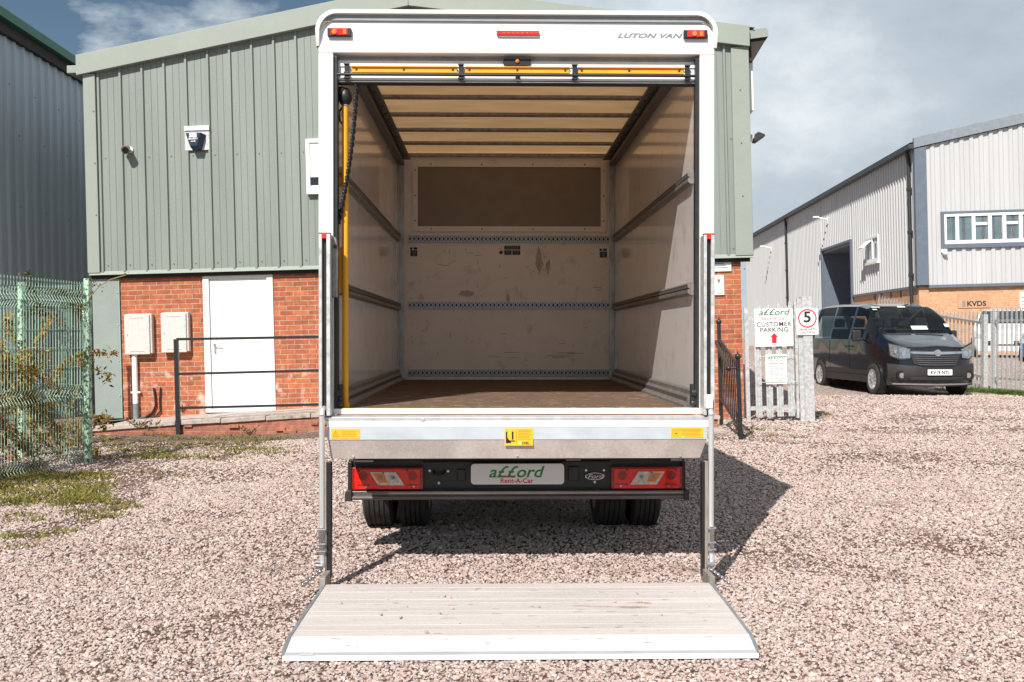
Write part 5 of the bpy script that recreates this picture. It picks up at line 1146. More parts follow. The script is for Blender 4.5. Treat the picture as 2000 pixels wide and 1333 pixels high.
m = MB(); m.box((1557-1463)/kk, (1562-1463)/kk, -.02, .04, .02, zt4); m.build('latch_stile', GALV, gate)
pp = pt(1578, 825, YG); post = thing('gate_post', 'tall galvanised steel gate post carrying the 5 mph sign', 'post', (pp.x, YG, pp.z), (0, R(-1.9), 0))
hh = (825-579)/kk
m = MB(); m.box(-.115, -.05, -.03, .0, -.1, hh-.02); m.box(-.05, -.04, -.045, .12, -.1, hh); m.box(-.04, .095, -.055, -.04, -.1, hh); m.box(-.04, .095, .10, .12, -.1, hh); m.build('column', GALV, post, .003)
def sgn(name, label, px0, px1, py0, py1, Y, group=None):
    a = pt(px0, py1, Y); b = pt(px1, py0, Y); t = thing(name, label, 'sign', (a.x, Y, a.z), (0, R(-1.4), 0), group); W_, H_ = b.x-a.x, b.z-a.z
    m = MB(); m.prism(rr2(0, W_, 0, H_, .02, 4), 'y', -.008, 0); m.build('board', PAPER, t); return t, W_, H_
t, W_, H_ = sgn('parking_sign', 'large white customer parking sign with red arrow on the gate', 1475, 1549.5, 604, 678, YG-.06)
text('company_name', 'a££ord', .128, INKG2, t, (W_*.5, -.0085, H_*.83), sx=1.2, shear=.25, depth=.001, bold=.0012)
text('company_strapline', 'Rent-A-Car', .062, INKR, t, (W_*.5, -.0085, H_*.70), sx=1.15, depth=.001, spacing=1.1)
text('sign_lettering', 'CUSTOMER', .095, INKB, t, (W_*.5, -.0085, H_*.53), sx=1.0, depth=.001, bold=.001, spacing=1.08)
text('sign_lettering', 'PARKING', .095, INKB, t, (W_*.5, -.0085, H_*.385), sx=1.0, depth=.001, bold=.001, spacing=1.08)
m = MB(); m.prism([(W_*.5-.035, .05), (W_*.5+.035, .05), (W_*.5+.035, .14), (W_*.5+.06, .14), (W_*.5, .20), (W_*.5-.06, .14), (W_*.5-.035, .14)], 'y', -.0105, -.0085); m.build('red_arrow', INKR, t)
t, W_, H_ = sgn('opening_hours_sign', 'smaller white opening times sign tied to the gate pales', 1495.5, 1538, 693, 751, YG-.055)
text('company_name', 'a££ord', .072, INKG2, t, (W_*.5, -.0085, H_*.85), sx=1.2, shear=.25, depth=.001)
text('company_strapline', 'Rent-A-Car', .036, INKR, t, (W_*.5, -.0085, H_*.76), sx=1.1, depth=.001)
text('sign_lettering', 'OPENING TIMES', .030, INKB, t, (W_*.5, -.0085, H_*.67), sx=1.05, depth=.001)
for k, s in enumerate(('MON   8:30 - 5:30', 'TUE   8:30 - 5:30', 'WED   8:30 - 5:30', 'THU   8:30 - 5:30', 'FRI   8:30 - 5:30', 'SAT   9:00 - 1:00', 'SUN   CLOSED')):
    text('sign_lettering', s, .0285, INKB, t, (W_*.5, -.0085, H_*.58-k*H_*.082), sx=1.0, depth=.001)
m = MB()
for zz, xx in ((H_-.03, W_+.02), (.03, W_+.05)): m.cyl((-.1, -.012, zz), (xx+.1, -.012, zz), .005, 5)
m.build('green_ties', FENCEG, t)
t, W_, H_ = sgn('speed_limit_sign', 'white 5 mph speed limit sign on the galvanised post', 1556, 1598.5, 603, 655, YG-.062)
cx2, cz2, r0 = W_*.5, H_*.62, W_*.43
m = MB()
for k in range(36):
    a, b = 2*PI*k/36, 2*PI*(k+1)/36
    m.add([(cx2+r*math.cos(q_), y, cz2+r*math.sin(q_)) for y in (-.0105, -.0082) for r, q_ in ((r0, a), (r0, b), (r0*.86, b), (r0*.86, a))], [(0, 1, 2, 3), (0, 4, 5, 1), (3, 2, 6, 7)])
m.build('red_ring', INKR, t)
text('speed_numeral', '5', .225, INKB, t, (cx2, -.0085, cz2-.055), sx=1.1, depth=.001, bold=.006)
text('sign_lettering', 'MPH', .045, INKGR, t, (cx2, -.0085, cz2-.115), depth=.001)
text('sign_lettering', 'DRIVE WITH', .046, INKB, t, (cx2, -.0085, .065), sx=1.05, depth=.001, bold=.0006); text('sign_lettering', 'CAUTION', .046, INKB, t, (cx2, -.0085, .02), sx=1.05, depth=.001, bold=.0006)

# palisade fences at the right (each pale is a part of its fence)
def palisade(label, a, b, h, pitch=.155):
    a = Vector(a); b = Vector(b); L_ = (b-a).length; ang = math.atan2(b.y-a.y, b.x-a.x)
    t = thing('palisade_fence', label, 'fence', (a.x, a.y, 0), (0, 0, ang), 'palisade fences beside the dark minivan')
    n_ = int(L_/pitch)
    for i in range(n_):
        u = (i+.5)*pitch; wx, wy = a.x+u*math.cos(ang), a.y+u*math.sin(ang); z0 = gz(wx, wy)+.04
        m = MB(); picket(m, u, z0, z0+h, 0, .072); m.build('pale', GALV, t)
    for zr in (.28, h-.28):
        m = MB(); m.tf = None
        za_, zb_ = gz(a.x, a.y), gz(b.x, b.y)
        m.add([(0, .006, za_+zr), (L_, .006, zb_+zr), (L_, .006, zb_+zr+.05), (0, .006, za_+zr+.05), (0, .04, za_+zr), (L_, .04, zb_+zr), (L_, .04, zb_+zr+.05), (0, .04, za_+zr+.05)], [(0, 1, 2, 3), (7, 6, 5, 4), (0, 4, 5, 1), (1, 5, 6, 2), (2, 6, 7, 3), (3, 7, 4, 0)])
        m.build('cross_rail', mat('mid_galvanised', (.38, .39, .40), .5, .3, var=.2), t)
    m = MB(); z0 = gz(a.x, a.y); m.box(-.05, .05, .01, .12, z0-.1, z0+h-.05); m.build('post', GALV, t, .004)
    return t
c = pt(1936, 762, 23.6); CXp, CYp = c.x, 23.6
palisade('galvanised palisade fence run coming forward at the right edge', (CXp, CYp, 0), (CXp+.75, CYp-4.2, 0), 1.86)
palisade('galvanised palisade fence run going back behind the dark minivan', (CXp-.02, CYp+.15, 0), (CXp-.75, CYp+5.2, 0), 1.80)

# ================================================================== MINIVAN (dark people carrier)
mvz = gz(9.1, 23); MVX, MVY = pt(1826, 700, 21.55).x, 21.62
MVX += .09
mv = thing('minivan', 'dark blue-black minivan parked facing the camera by the palisade fence', 'minivan', (MVX, MVY, mvz), (0, 0, R(3.2))); mv.scale = (1, 1, 1.035)
HWm = .955
def bulge(x): return .34*(abs(x)/HWm)**3.2
def front_y(x, z): return bulge(x)+(.0 if z < .55 else (z-.55)*.16)+(.06 if z < .32 else 0)
# stations: (y, belt z, top z, half width at belt, half width at roof)
ST = [(0, .80, 1.00, .90, .70), (.22, .93, 1.08, .93, .74), (.55, 1.02, 1.16, .95, .78), (.92, 1.10, 1.25, .955, .80), (1.15, 1.12, 1.45, .955, .80), (1.45, 1.13, 1.68, .955, .78), (1.80, 1.14, 1.86, .955, .74), (2.1, 1.14, 1.92, .955, .73), (3.2, 1.15, 1.955, .955, .73), (4.4, 1.16, 1.95, .95, .72), (4.85, 1.16, 1.90, .93, .70), (5.0, 1.16, 1.75, .90, .68)]
def station(y):
    for a, b in zip(ST[:-1], ST[1:]):
        if a[0] <= y <= b[0]:
            t = (y-a[0])/(b[0]-a[0]); return [a[i]+(b[i]-a[i])*t for i in range(5)]
    return list(ST[-1])
def half(y):
    _, bz2, tz2, wb, wt = station(y); w0 = wb
    return [(0, .24), (w0*.86, .24), (w0*.965, .32), (w0*.99, .55), (w0*1.0, .78), (wb*.995, bz2), (wb+(wt-wb)*.35, bz2+(tz2-bz2)*.36), (wb+(wt-wb)*.75, bz2+(tz2-bz2)*.74), (wt+.01, bz2+(tz2-bz2)*.92), (wt*.86, bz2+(tz2-bz2)*.985), (wt*.5, tz2), (0, tz2+.006)]
def P3(y, x, z):
    k_ = max(0, 1-y/1.0); return (x, y+front_y(x, z)*k_, z)
m = MB(); yss = [0, .06, .15, .3, .5, .7, .95, 1.15, 1.40, 1.60, 1.79, 2.25, 2.38, 2.9, 3.45, 3.57, 4.1, 4.66, 4.85, 5.0]
rows = []
for y in yss:
    h_ = half(y); ring = [P3(y, -x, z) for x, z in h_]+[P3(y, x, z) for x, z in reversed(h_)]; rows.append(ring)
NH = len(rows[0]); vv = [p for r in rows for p in r]; ff_ = []
for i in range(len(rows)-1):
    for j in range(NH-1):
        a, b = yss[i], yss[i+1]; jj = j if j < 12 else NH-2-j
        if jj in (8, 9, 10) and a >= .94 and b <= 1.80: continue           # windscreen
        if j == 11 and a >= .94 and b <= 1.80: continue
        if jj in (5, 6, 7) and ((a >= 1.59 and b <= 2.26) or (a >= 2.37 and b <= 3.46) or (a >= 3.56 and b <= 4.67)): continue
        ff_.append((i*NH+j, i*NH+j+1, (i+1)*NH+j+1, (i+1)*NH+j))
m.add(vv, ff_)
h_ = half(0); m.grid([[P3(0, x*(-1+2*j/14), z) for j in range(15)] for x, z in h_])
h_ = half(5.0); m.grid([[(x*(-1+2*j/4), 5.0, z) for j in range(5)] for x, z in h_[:6]]); m.grid([[(x*(-1+2*j/4), 5.0, z) for j in range(5)] for x, z in h_[8:]])
for q_ in (-1, 1): m.grid([[(q_*h_[k][0], 5.0, h_[k][1]), (q_*(h_[k][0]-.12), 5.0, h_[k][1])] for k in (5, 6, 7, 8)])
m.build('body', VANP, mv, smooth=True)
def fpatch(name, top_, bot_, mt, off, parent=mv, n=16, thick=.02, mir=False, label=None):
    """band over the front surface between two polylines of (x, z)"""
    def samp(P, t):
        Ls = [0]
        for a, b in zip(P[:-1], P[1:]): Ls.append(Ls[-1]+math.hypot(b[0]-a[0], b[1]-a[1]))
        d_ = t*Ls[-1]
        for i in range(len(P)-1):
            if d_ <= Ls[i+1]+1e-9:
                u = (d_-Ls[i])/(Ls[i+1]-Ls[i]+1e-12); return P[i][0]+(P[i+1][0]-P[i][0])*u, P[i][1]+(P[i+1][1]-P[i][1])*u
        return P[-1]
    m = MB()
    for s in ((1, -1) if mir else (1,)):
        R_ = []
        for k in range(6):
            v = k/5; row = []
            for j in range(n+1):
                a = samp(top_, j/n); b = samp(bot_, j/n); x = a[0]+(b[0]-a[0])*v; z = a[1]+(b[1]-a[1])*v
                row.append((s*x, front_y(x, z)-off, z))
            R_.append(row)
        m.grid(R_); m.grid([[(p[0], p[1]+thick+off, p[2]) for p in r] for r in R_])
        for e_ in (R_[0], R_[-1], [r[0] for r in R_], [r[-1] for r in R_]): m.grid([e_, [(p[0], p[1]+thick+off, p[2]) for p in e_]])
    return m.build(name, mt, parent, smooth=True)
bp_ = fpatch('front_bumper', [(-.94, .66), (-.60, .62), (0, .60), (.60, .62), (.94, .66)], [(-.93, .22), (-.5, .20), (0, .20), (.5, .20), (.93, .22)], VPLAS, .018)
for q_ in (-1, 1):
    e_ = [(q_*.915, 1.085), (q_*.74, 1.035), (q_*.53, .96)]; f_ = [(q_*.90, .80), (q_*.76, .735), (q_*.55, .755)]
    if q_ > 0: e_.reverse(); f_.reverse()
    fpatch('headlight_housing', e_, f_, BLACK, .022, n=8)
fpatch('bonnet_gap', [(-.53, .975), (0, 1.005), (.53, .975)], [(-.53, .962), (0, .992), (.53, .962)], BLACK, .016)
fpatch('grille', [(-.57, .93), (0, .965), (.57, .93)], [(-.50, .66), (-.30, .60), (.30, .60), (.50, .66)], BLACK, .030)
for k in range(6):
    z = .635+.042*k; w_ = .40+.022*k
    fpatch('grille_bar', [(-w_, z+.016), (0, z+.010), (w_, z+.016)], [(-w_, z), (0, z-.006), (w_, z)], mat('grille_bar_grey', (.10, .10, .105), .35, .3), .040, n=10)
fpatch('chrome_strip', [(-.58, .905), (-.1, .90), (.1, .90), (.58, .905)], [(-.56, .865), (-.1, .845), (.1, .845), (.56, .865)], CHROME, .046)
m = MB(); m.cyl((0, -.012, .875), (0, .06, .875), .068, 20); bb = m.build('nose_badge', CHROME, mv)
m = MB(); m.cyl((0, -.016, .875), (0, -.0125, .875), .052, 20); m.mi = 1; m.prism([(-.03, .90), (-.008, .868), (.03, .905), (.012, .845), (-.02, .85)], 'y', -.020, -.0165); m.build('badge_face', [STEELD, CHROME], bb)
fpatch('headlight', [(-.90, 1.06), (-.74, 1.01), (-.545, .94)], [(-.89, .82), (-.76, .76), (-.565, .775)], mat('headlight_glass', (.38, .40, .43), .12, .7, var=.45, vs=14, coat=1), .028, n=8)
fpatch('headlight', [(.545, .94), (.74, 1.01), (.90, 1.06)], [(.565, .775), (.76, .76), (.89, .82)], mat('headlight_glass', (.38, .40, .43), .12, .7, var=.45, vs=14, coat=1), .028, n=8)
for s_ in (-1, 1):
    m = MB(); x = s_*.66; m.cyl((x, front_y(.66, .86)-.036, .855), (x, front_y(.66, .86)+.03, .855), .062, 16); m.cyl((s_*.80, front_y(.8, .89)-.036, .90), (s_*.80, front_y(.8, .89)+.03, .90), .042, 16); m.build('headlamp_bulb', CHROME, mv, smooth=True)
    m = MB(); x = s_*.72; yb_ = front_y(.72, .42); m.cyl((x, yb_-.03, .42), (x, yb_+.03, .42), .10, 16); m.mi = 1; m.cyl((x, yb_-.036, .42), (x, yb_-.03, .42), .055, 14); m.build('fog_lamp', [BLACK, STEELD], mv)
fpatch('lower_grille', [(-.55, .40), (0, .405), (.55, .40)], [(-.62, .29), (0, .285), (.62, .29)], BLACK, .030, n=12)
for z in (.31, .345, .375): fpatch('lower_grille_bar', [(-.57, z+.008), (.57, z+.008)], [(-.58, z), (.58, z)], MATS['grille_bar_grey'], .036, n=10)
fpatch('bumper_lip', [(-.86, .265), (0, .255), (.86, .265)], [(-.85, .235), (0, .222), (.85, .235)], mat('silver_grey_plastic', (.20, .20, .20), .35), .040)
m = MB(); m.prism(rr2(-.262, .262, .430, .545, .012, 3), 'y', -.062, -.050); npl = m.build('number_plate', PLATEW, mv, loc=(.02, 0, 0))
text('plate_lettering', 'KV19 NTL', .098, INKB, npl, (0, -.0625, .452), sx=.93, depth=.001, bold=.0035, spacing=1.03)
VGLASS = bpy.data.materials.new('vehicle_glass'); VGLASS.use_nodes = True
_t = VGLASS.node_tree; _n = _t.nodes; _b = _n['Principled BSDF']; _b.inputs['Base Color'].default_value = (.02, .025, .03, 1); _b.inputs['Roughness'].default_value = .02
_tr = _n.new('ShaderNodeBsdfTransparent'); _tr.inputs[0].default_value = (.62, .70, .68, 1); _lw = _n.new('ShaderNodeFresnel'); _lw.inputs[0].default_value = 1.5
_mr = _n.new('ShaderNodeMapRange'); _mr.inputs['To Min'].default_value = .22; _mr.inputs['To Max'].default_value = 1; _t.links.new(_lw.outputs[0], _mr.inputs['Value'])
_ms = _n.new('ShaderNodeMixShader'); _t.links.new(_mr.outputs[0], _ms.inputs[0]); _t.links.new(_tr.outputs[0], _ms.inputs[1]); _t.links.new(_b.outputs[0], _ms.inputs[2]); _t.links.new(_ms.outputs[0], _n['Material Output'].inputs[0])
SEATF = mat('dark_seat_fabric', (.03, .032, .036), .9, var=.2)
m = MB(); m.box(-.84, .84, .98, 1.42, .95, 1.12); m.prism([(.95, 1.10), (1.30, 1.20), (1.42, 1.18), (1.42, 1.10)], 'x', -.82, .82); m.build('dashboard', SEATF, mv, .02)
m = MB(); m.lathe((-.40, 1.50, 1.22), 'y', [(-.01, .185), (-.02, .20), (.01, .215), (.02, .20), (-.01, .185)], 24); m.cyl((-.40, 1.40, 1.15), (-.40, 1.52, 1.22), .04, 8); m.build('steering_wheel', BLACK, mv, smooth=True)
for (x, y) in ((-.42, 1.95), (.20, 1.95), (.60, 1.95), (-.5, 3.0), (0, 3.0), (.5, 3.0), (-.5, 3.95), (0, 3.95), (.5, 3.95)):
    m = MB(); m.box(x-.20, x+.20, y, y+.13, .70, 1.38); m.box(x-.13, x+.13, y+.02, y+.11, 1.42, 1.62); m.build('seat', SEATF, mv, .04)
MB().add([(-.64, 5.002, 1.20), (.64, 5.002, 1.20), (.56, 5.002, 1.68), (-.56, 5.002, 1.68)], [(0, 1, 2, 3)]).build('rear_window', VGLASS, mv)
MB().box(-.9, .9, .9, 4.9, .5, .6).build('cabin_floor', SEATF, mv)
# windscreen and side glass: sampled from the hull and set just proud
def hull(y, s, side=1):
    h_ = half(y); n0 = 5; seg = h_[n0:9]
    t = s*(len(seg)-1); i = min(int(t), len(seg)-2); u = t-i; x = seg[i][0]+(seg[i+1][0]-seg[i][0])*u; z = seg[i][1]+(seg[i+1][1]-seg[i][1])*u
    return Vector((side*x, P3(y, x, z)[1], z))
def side_glass(name, yl, side, s0=.0, s1=1.0):
    m = MB(); R_ = []
    for k in range(7):
        s = s0+(s1-s0)*k/6; row = []
        for j in range(9):
            ya_ = yl[0]+(yl[2]-yl[0])*(k/6); yb_ = yl[1]; y = ya_+(yb_-ya_)*j/8
            row.append(hull(y, s, side)+Vector((side*.004, 0, 0)))
        R_.append(row)
    m.grid(R_); m.build(name, VGLASS, mv, smooth=True)
for side in (-1, 1):
    side_glass('side_window', (1.60, 2.25, 1.60), side); side_glass('side_window', (2.38, 3.45, 2.38), side); side_glass('side_window', (3.57, 4.66, 3.57), side)
def topw(y):
    h_ = half(y); return h_[8][0], h_[8][1], h_[10][1]
m = MB(); R_ = []
for k in range(9):
    y = .95+(1.79-.95)*k/8; h_ = half(y); row = []
    pts_ = [(h_[8][0], h_[8][1]), (h_[9][0], h_[9][1]), (h_[10][0], h_[10][1]), (0, h_[11][1])]
    full = [(-a, b) for a, b in pts_]+[(a, b) for a, b in reversed(pts_[:-1])]
    for x, z in full: p = P3(y, x, z); row.append((p[0], p[1]-.006, p[2]+.006))
    R_.append(row)
m.grid(R_); ws = m.build('windscreen', VGLASS, mv, smooth=True)
def on_ws(x, y): 
    h_ = half(y); z = h_[10][1]; p = P3(y, x, z); return Vector((p[0], p[1]-.018, p[2]+.02))
def ws_card(name, x, y, w_, hgt, mt):
    a, b, c, d_ = on_ws(x-w_, y-hgt), on_ws(x+w_, y-hgt), on_ws(x+w_, y+hgt), on_ws(x-w_, y+hgt)
    m = MB(); m.grid([[a, b], [d_, c]]); return m.build(name, mt, ws)
MINT = mat('pale_mint_paper', (.55, .68, .60), .5)
ws_card('permit_disc', -.60, 1.72, .10, .02, MINT); ws_card('permit_disc', -.66, 1.62, .05, .02, MINT); ws_card('permit_disc', .0, 1.74, .09, .03, MINT); ws_card('dash_paper', .10, 1.06, .18, .045, MINT); ws_card('permit_disc', .74, 1.12, .05, .04, MINT)
GREYS = mat('interior_grey_reflections', (.16, .19, .20), .4)
m = MB(); m.cyl(on_ws(-.72, 1.02), on_ws(-.1, 1.0), .008, 6); m.cyl(on_ws(.0, 1.0), on_ws(.65, 1.02), .008, 6); m.build('wipers', BLACK, ws)
for side in (-1, 1):
    m = MB(); m.box(side*1.00, side*1.19, 1.50, 1.60, 1.10, 1.34); m.box(side*.93, side*1.02, 1.53, 1.58, 1.12, 1.18); m.build('wing_mirror', VPLAS, mv, .04)
    m = MB(); m.box(side*.955, side*.972, 1.2, 4.2, .40, .50); m.box(side*.95, side*.963, 1.35, 4.1, .24, .40); m.build('side_moulding', VPLAS, mv, .005)
    m = MB(); m.box(side*.958, side*.962, 2.31, 2.322, .5, 1.12); m.box(side*.958, side*.962, 3.50, 3.512, .5, 1.12); m.build('door_seams', BLACK, mv)
    m = MB(); m.box(side*.96, side*.985, 2.12, 2.27, .98, 1.01); m.box(side*.96, side*.985, 2.36, 2.51, .98, 1.01); m.build('door_handle', VPLAS, mv, .005)
    for y in (.95, 4.05):
        m = MB(); m.cyl((side*.80, y, .345), (side*.9605, y, .345), .375, 32); m.build('wheel_arch', BLACK, mv)
        wheel('wheel', mv, (side*.905, y, .315), .325, .20, side, ALU, True)
m = MB(); m.cyl((-.3, 2.3, 1.93), (-.3, 2.5, 2.10), .006, 5); m.build('aerial', BLACK, mv)

# two cars half hidden behind the fence
def car(name, label, cat, loc, rz, paint, L_=4.1, H_=1.48):
    t = thing(name, label, cat, loc, (0, 0, rz), None); Wd = .87
    def sec_(y):
        pts_ = [(0, .62, .72), (.3, .72, .84), (.9, .86, .95), (1.15, .9, 1.02), (1.75, .9, H_-.08), (2.3, .9, H_), (3.2, .9, H_-.06), (3.8, .88, 1.08), (4.1, .8, .85)]
        for a, b in zip(pts_[:-1], pts_[1:]):
            if a[0] <= y <= b[0]: u = (y-a[0])/(b[0]-a[0]); return a[1]+(b[1]-a[1])*u, a[2]+(b[2]-a[2])*u
        return pts_[-1][1:]
    m = MB(); rows = []
    for k in range(24):
        y = 4.1*k/23; bz2, tz2 = sec_(y); bz2 = min(bz2, tz2-.02); w_ = Wd*(1-.12*max(0, 1-y/.5)-.10*max(0, (y-3.7)/.4)); h_ = [(0, .20), (w_*.92, .20), (w_, .35), (w_, bz2*.85), (w_*.97, bz2), (w_*.97-.22*(tz2-bz2)/.5*.9, tz2-.05 if tz2-bz2 > .1 else tz2-.01), (w_*.5, tz2), (0, tz2)]
        rows.append([(-x, y, z) for x, z in h_]+[(x, y, z) for x, z in reversed(h_)])
    m.grid(rows); m.grid([[(x*(-1+2*j/4), 0, z) for j in range(5)] for x, z in [(abs(p[0]), p[2]) for p in rows[0][:8]]]); m.grid([[(x*(-1+2*j/4), 4.1, z) for j in range(5)] for x, z in [(abs(p[0]), p[2]) for p in rows[-1][:8]]])
    m.build('body', paint, t, smooth=True)
    m = MB(); m.add([(-.68, 1.14, 1.02), (.68, 1.14, 1.02), (.58, 1.70, H_-.10), (-.58, 1.70, H_-.10)], [(0, 1, 2, 3)]); m.tf = Matrix.Translation((0, -.03, .03)); 
    m2 = MB(); m2.tf = Matrix.Translation((0, -.035, .03)); m2.prism([(-.70, 0), (.70, 0), (.60, .62), (-.60, .62)], 'z', 0, .01) if False else m2.add([(-.70, 1.12, 1.02), (.70, 1.12, 1.02), (.60, 1.72, H_-.10), (-.60, 1.72, H_-.10)], [(0, 1, 2, 3)]); m2.build('windscreen', DARKG, t)
    for s in (-1, 1):
        m = MB(); m.add([(s*.862, 1.45, .98), (s*.862, 3.4, .98), (s*.72, 3.0, H_-.12), (s*.72, 1.95, H_-.12)], [(0, 1, 2, 3)]); m.build('side_window', DARKG, t)
        m = MB(); m.prism([(s*.50, .55), (s*.80, .60), (s*.78, .72), (s*.52, .68)], 'y', -.015, .05); m.build('headlight', CLEARL, t)
        for y in (.75, 3.3): wheel('wheel', t, (s*.80, y, .30), .30, .19, s, ALU, True)
    m = MB(); m.box(-.45, .45, -.012, .02, .36, .50); m.build('grille', BLACK, t); m = MB(); m.box(-.26, .26, -.03, -.012, .40, .50); m.build('number_plate', PLATEW, t)
    return t
ca = pt(1945, 700, 31); car('parked_car', 'white hatchback parked beyond the palisade fence beside the minivan', 'car', (ca.x, 30.5, gz(14, 30.5)), R(-25), CARW)
ca = pt(2035, 700, 28); car('parked_car', 'blue hatchback behind the palisade fence at the right edge', 'car', (ca.x+.4, 28.3, gz(14, 28.3)), R(-38), CARB)

# ================================================================== LEFT MESH FENCE AND BRAMBLES
def mesh_fence(label, a, b, h, posts, seed=0, zoff=0, lean=0):
    a = Vector(a); b = Vector(b); L_ = (b-a).length; ang = math.atan2(b.y-a.y, b.x-a.x)
    t = thing('mesh_fence', label, 'fence', (a.x, a.y, zoff), (0, 0, ang), 'green mesh fences at the left')
    zs = [0.02, .09, .16, .30]; folds = [(.09, .045), (.80, .045), (h-.16, .045)]
    def off(z):
        for fz_, d_ in folds:
            if abs(z-fz_) < .07: return -d_*(1-abs(z-fz_)/.07)
        return 0
    zk = sorted(set([0.02, h]+[f_+e_ for f_, _ in folds for e_ in (-.07, 0, .07)]))
    m = MB(); n_ = int(L_/.05)
    for i in range(n_+1):
        pts_ = [(i*.05, off(z), z) for z in zk]; m.tube(pts_, .0028, 4)
    m.build('vertical_wires', FENCEG, t)
    m = MB()
    hz = [.02, .16, .36, .56, .73, .87, 1.07, 1.27, 1.47, h-.23, h-.09, h-.02]
    for z in hz: m.cyl((0, off(z)-.004, z), (L_, off(z)-.004, z), .0032, 5)
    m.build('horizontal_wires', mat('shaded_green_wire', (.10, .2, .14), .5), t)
    for u in posts:
        m = MB(); m.box(u-.035, u+.035, .005, .065, -.2, h+.04); m.build('post', FENCEG2, t, .006)
    return t
P0 = pt(166, 905, 11.4); Q0 = pt(0, 938, 9.95)
dirv = (Q0-P0); far_end = P0+dirv*2.1
f1 = mesh_fence('near run of green wire mesh fence overgrown with brambles', (P0.x, P0.y, 0), (far_end.x, far_end.y, 0), 1.98, [0.0, 3.0])
S0 = pt(61, 890, 12.2)
f2 = mesh_fence('farther run of green mesh fence seen through the near one', (P0.x-.05, P0.y+.1, 0), (P0.x-.05-2.8, P0.y+.1+1.6, 0), 1.97, [.98, 3.0])
# slim gate posts beside the flat panel
e0 = pt(175, 815, 15.6); t = thing('gate_posts', 'pair of slim pale green posts with a white cap beside the grey green panel', 'posts', (e0.x, 15.6, e0.z), (0, TILT, 0))
m = MB(); m.box(-.05, -.02, -.02, .02, 0, 1.52); m.box(.0, .035, -.02, .02, 0, 1.52); m.build('uprights', FENCEG, t); m = MB(); m.box(-.06, .05, -.03, .03, 1.52, 1.57); m.build('cap', WHITE2, t, .004)
m = MB(); [m.cyl((-.055, -.024, .1+.18*k), (.04, -.024, .1+.18*k), .006, 5) for k in range(8)]; m.build('ties', BLACKM, t)
random.seed(21)
def bramble(name, label, starts, lm, nleaf, s0=.016, s1=.034, grow=(0, 0, 1), wild=.5, steps=16, stepl=.09):
    t = thing(name, label, 'shrub', tuple(starts[0])); base = Vector(starts[0]); ms = MB(); LP = []
    for s in starts:
        p = Vector(s)-base; d = (Vector(grow)+Vector((random.uniform(-1, 1), random.uniform(-1, 1), random.uniform(0, .4)))*wild).normalized(); r_0 = .007
        for k in range(steps):
            q = p+d*stepl; ms.cyl(p, q, max(.002, r_0*(1-k/steps)), 5)
            for j in range(nleaf):
                c_ = p.lerp(q, random.random()); LP.append(c_+Vector((random.gauss(0, .03), random.gauss(0, .03), random.gauss(0, .03))))
            p = q; d = (d+Vector((random.uniform(-1, 1)*.35, random.uniform(-1, 1)*.35, random.uniform(-.45, .18)))).normalized()
            if p.z+base.z < .05: break
    ms.build('stems', STEMM, t); leaves_mesh('leaves', lm, t, LP, s0, s1); return t
def fp(u, v): p = P0+dirv*u; return (p.x+random.uniform(-.50, -.10), p.y+random.uniform(-.1, .2), v)
bramble('bramble_bush', 'yellow and green bramble growing through the near mesh fence', [fp(random.uniform(.12, 1.8), random.uniform(.02, 1.05)) for _ in range(58)], LEAVES, 18, wild=.35, grow=(-.3, 0, 1), steps=10)
bramble('bramble_bush', 'dark leaved bramble arching over the tops of the green fence posts', [(P0.x-.25, P0.y, 1.5), (P0.x-.1, P0.y+.05, 1.6), (P0.x-.05, P0.y-.05, 1.55), (P0.x-.45, P0.y+.05, 1.55)], LEAVESD, 10, .018, .038, (-.1, 0, 1), .5, 9, .07)
p0_ = Vector((P0.x+.02, P0.y-.03, 1.72)); t = thing('bramble_shoot', 'single thorny bramble shoot reaching out across the green cladding', 'shrub', p0_)
m = MB(); pts_ = [Vector((0, 0, 0)), Vector((.06, 0, .12)), Vector((.15, 0, .22)), Vector((.27, 0, .29)), Vector((.42, 0, .335))]; m.tube(pts_, .006, 5); m.build('stems', mat('pale_stem', (.32, .20, .10), .8), t)
leaves_mesh('leaves', LEAVES, t, [pts_[-1]+Vector((random.gauss(0, .02), 0, random.gauss(0, .02))) for _ in range(9)]+[pts_[2]+Vector((random.gauss(0, .03), 0, random.gauss(0, .02))) for _ in range(5)]+[pts_[0]+Vector((random.gauss(0, .05), random.gauss(0, .03), random.gauss(0, .06))) for _ in range(30)], .012, .024)
bramble('bramble_bush', 'low green and orange bramble behind the left mesh fence', [(random.uniform(-6.6, -4.9), random.uniform(11.5, 13.6), .02) for _ in range(22)], LEAVES, 13, .02, .04, (0, 0, .8), .8, 11, .09)

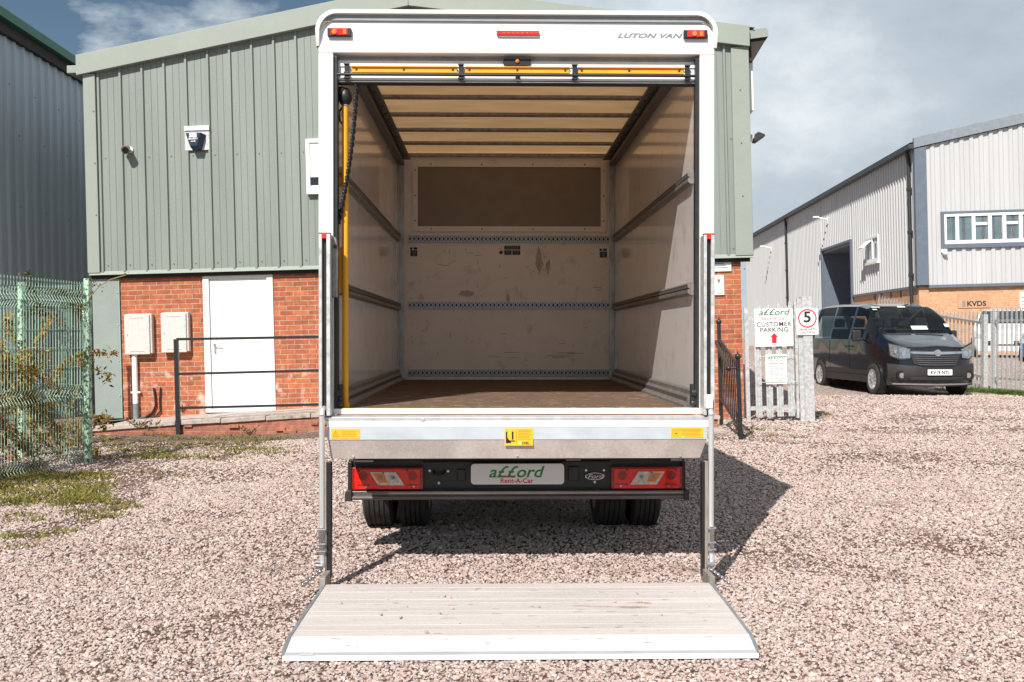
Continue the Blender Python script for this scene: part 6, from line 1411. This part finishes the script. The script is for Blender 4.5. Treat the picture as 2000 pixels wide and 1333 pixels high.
# ================================================================== WEEDS AND GRASS
random.seed(4)
sp = []
def gsp(px, py, rad, n_):
    d = ray(px, py); z = .03; p = Vector((0, 0, CAMZ))+d*((z-CAMZ)/d.z); sp.append((p.x, p.y, rad, n_))
for _ in range(95): gsp(random.uniform(-20, 190), random.uniform(925, 985), .15, 80)
for _ in range(75): gsp(random.uniform(170, 560), 865+random.uniform(-12, 34), .15, 60)
for _ in range(20): gsp(random.uniform(0, 260), random.uniform(980, 1020), .08, 22)
for a in ((40, 1005), (120, 990), (150, 1000), (205, 1012), (240, 985), (15, 1050), (60, 1048), (110, 1040), (30, 1068), (250, 995), (90, 968)): gsp(a[0], a[1], .10, 70)
for a in ((380, 858), (430, 870), (300, 850), (470, 885), (520, 882), (340, 935), (290, 925), (400, 900)): gsp(a[0], a[1], .14, 60)
grass_obj('grass', 'patchy grass and moss creeping over gravel below the green fence', sp, .012, .05)
sp = []
for _ in range(70): 
    u = random.random(); sp.append((CXp+.75*u-.25+random.uniform(-.35, .1), CYp-4.4*u-.1+random.uniform(-.4, .3), .16, 60))
for _ in range(20): sp.append((CXp-.4+random.uniform(-.5, .2), CYp+random.uniform(-.5, .8), .16, 50))
grass_obj('grass', 'green grass verge along the foot of the palisade fence', sp, .04, .13, island_mat('verge_grass', [(.05, .11, .015), (.09, .16, .02), (.14, .19, .03)], .7, .35))
sp = []
for a in ((1610, 825), (1596, 823), (1500, 868), (1560, 872), (1470, 855), (1630, 790), (1645, 760)): gsp(a[0], a[1], .10, 40)
grass_obj('grass', 'thin weeds around the foot of the palisade gate', sp, .02, .07)
def weed(px, py, Y, lab, n_=40, s=.14):
    p = pt(px, py, Y); t = thing('weed', lab, 'weed', p)
    ms = MB(); LP = []
    for _ in range(9):
        a = random.uniform(0, 6.28); q = Vector((math.cos(a)*s, math.sin(a)*s*.6, random.uniform(.04, .16))); ms.cyl((0, 0, 0), q, .003, 4)
        for k in range(n_//9): LP.append(q*random.uniform(.3, 1.05)+Vector((random.gauss(0, .012),)*3))
    ms.build('stems', STEMM, t); leaves_mesh('leaves', LEAVESD, t, LP, .014, .03)
weed(270, 838, 14.4, 'leafy weed at the wall foot below the drain pipe', 60, .18)
weed(298, 842, 14.3, 'leafy weed between the pipe and the handrail post', 50, .15)
weed(357, 806, 14.9, 'small weed growing beside the handrail post top of the coping', 40, .10)
weed(487, 851, 14.5, 'reddish weed at the foot of the brick walkway', 40, .12)
weed(1455, 852, 13.2, 'weed beside the lowest post of the step railing', 60, .14)
# wooden fence shadow caster far left is outside the frame; nothing else is built there
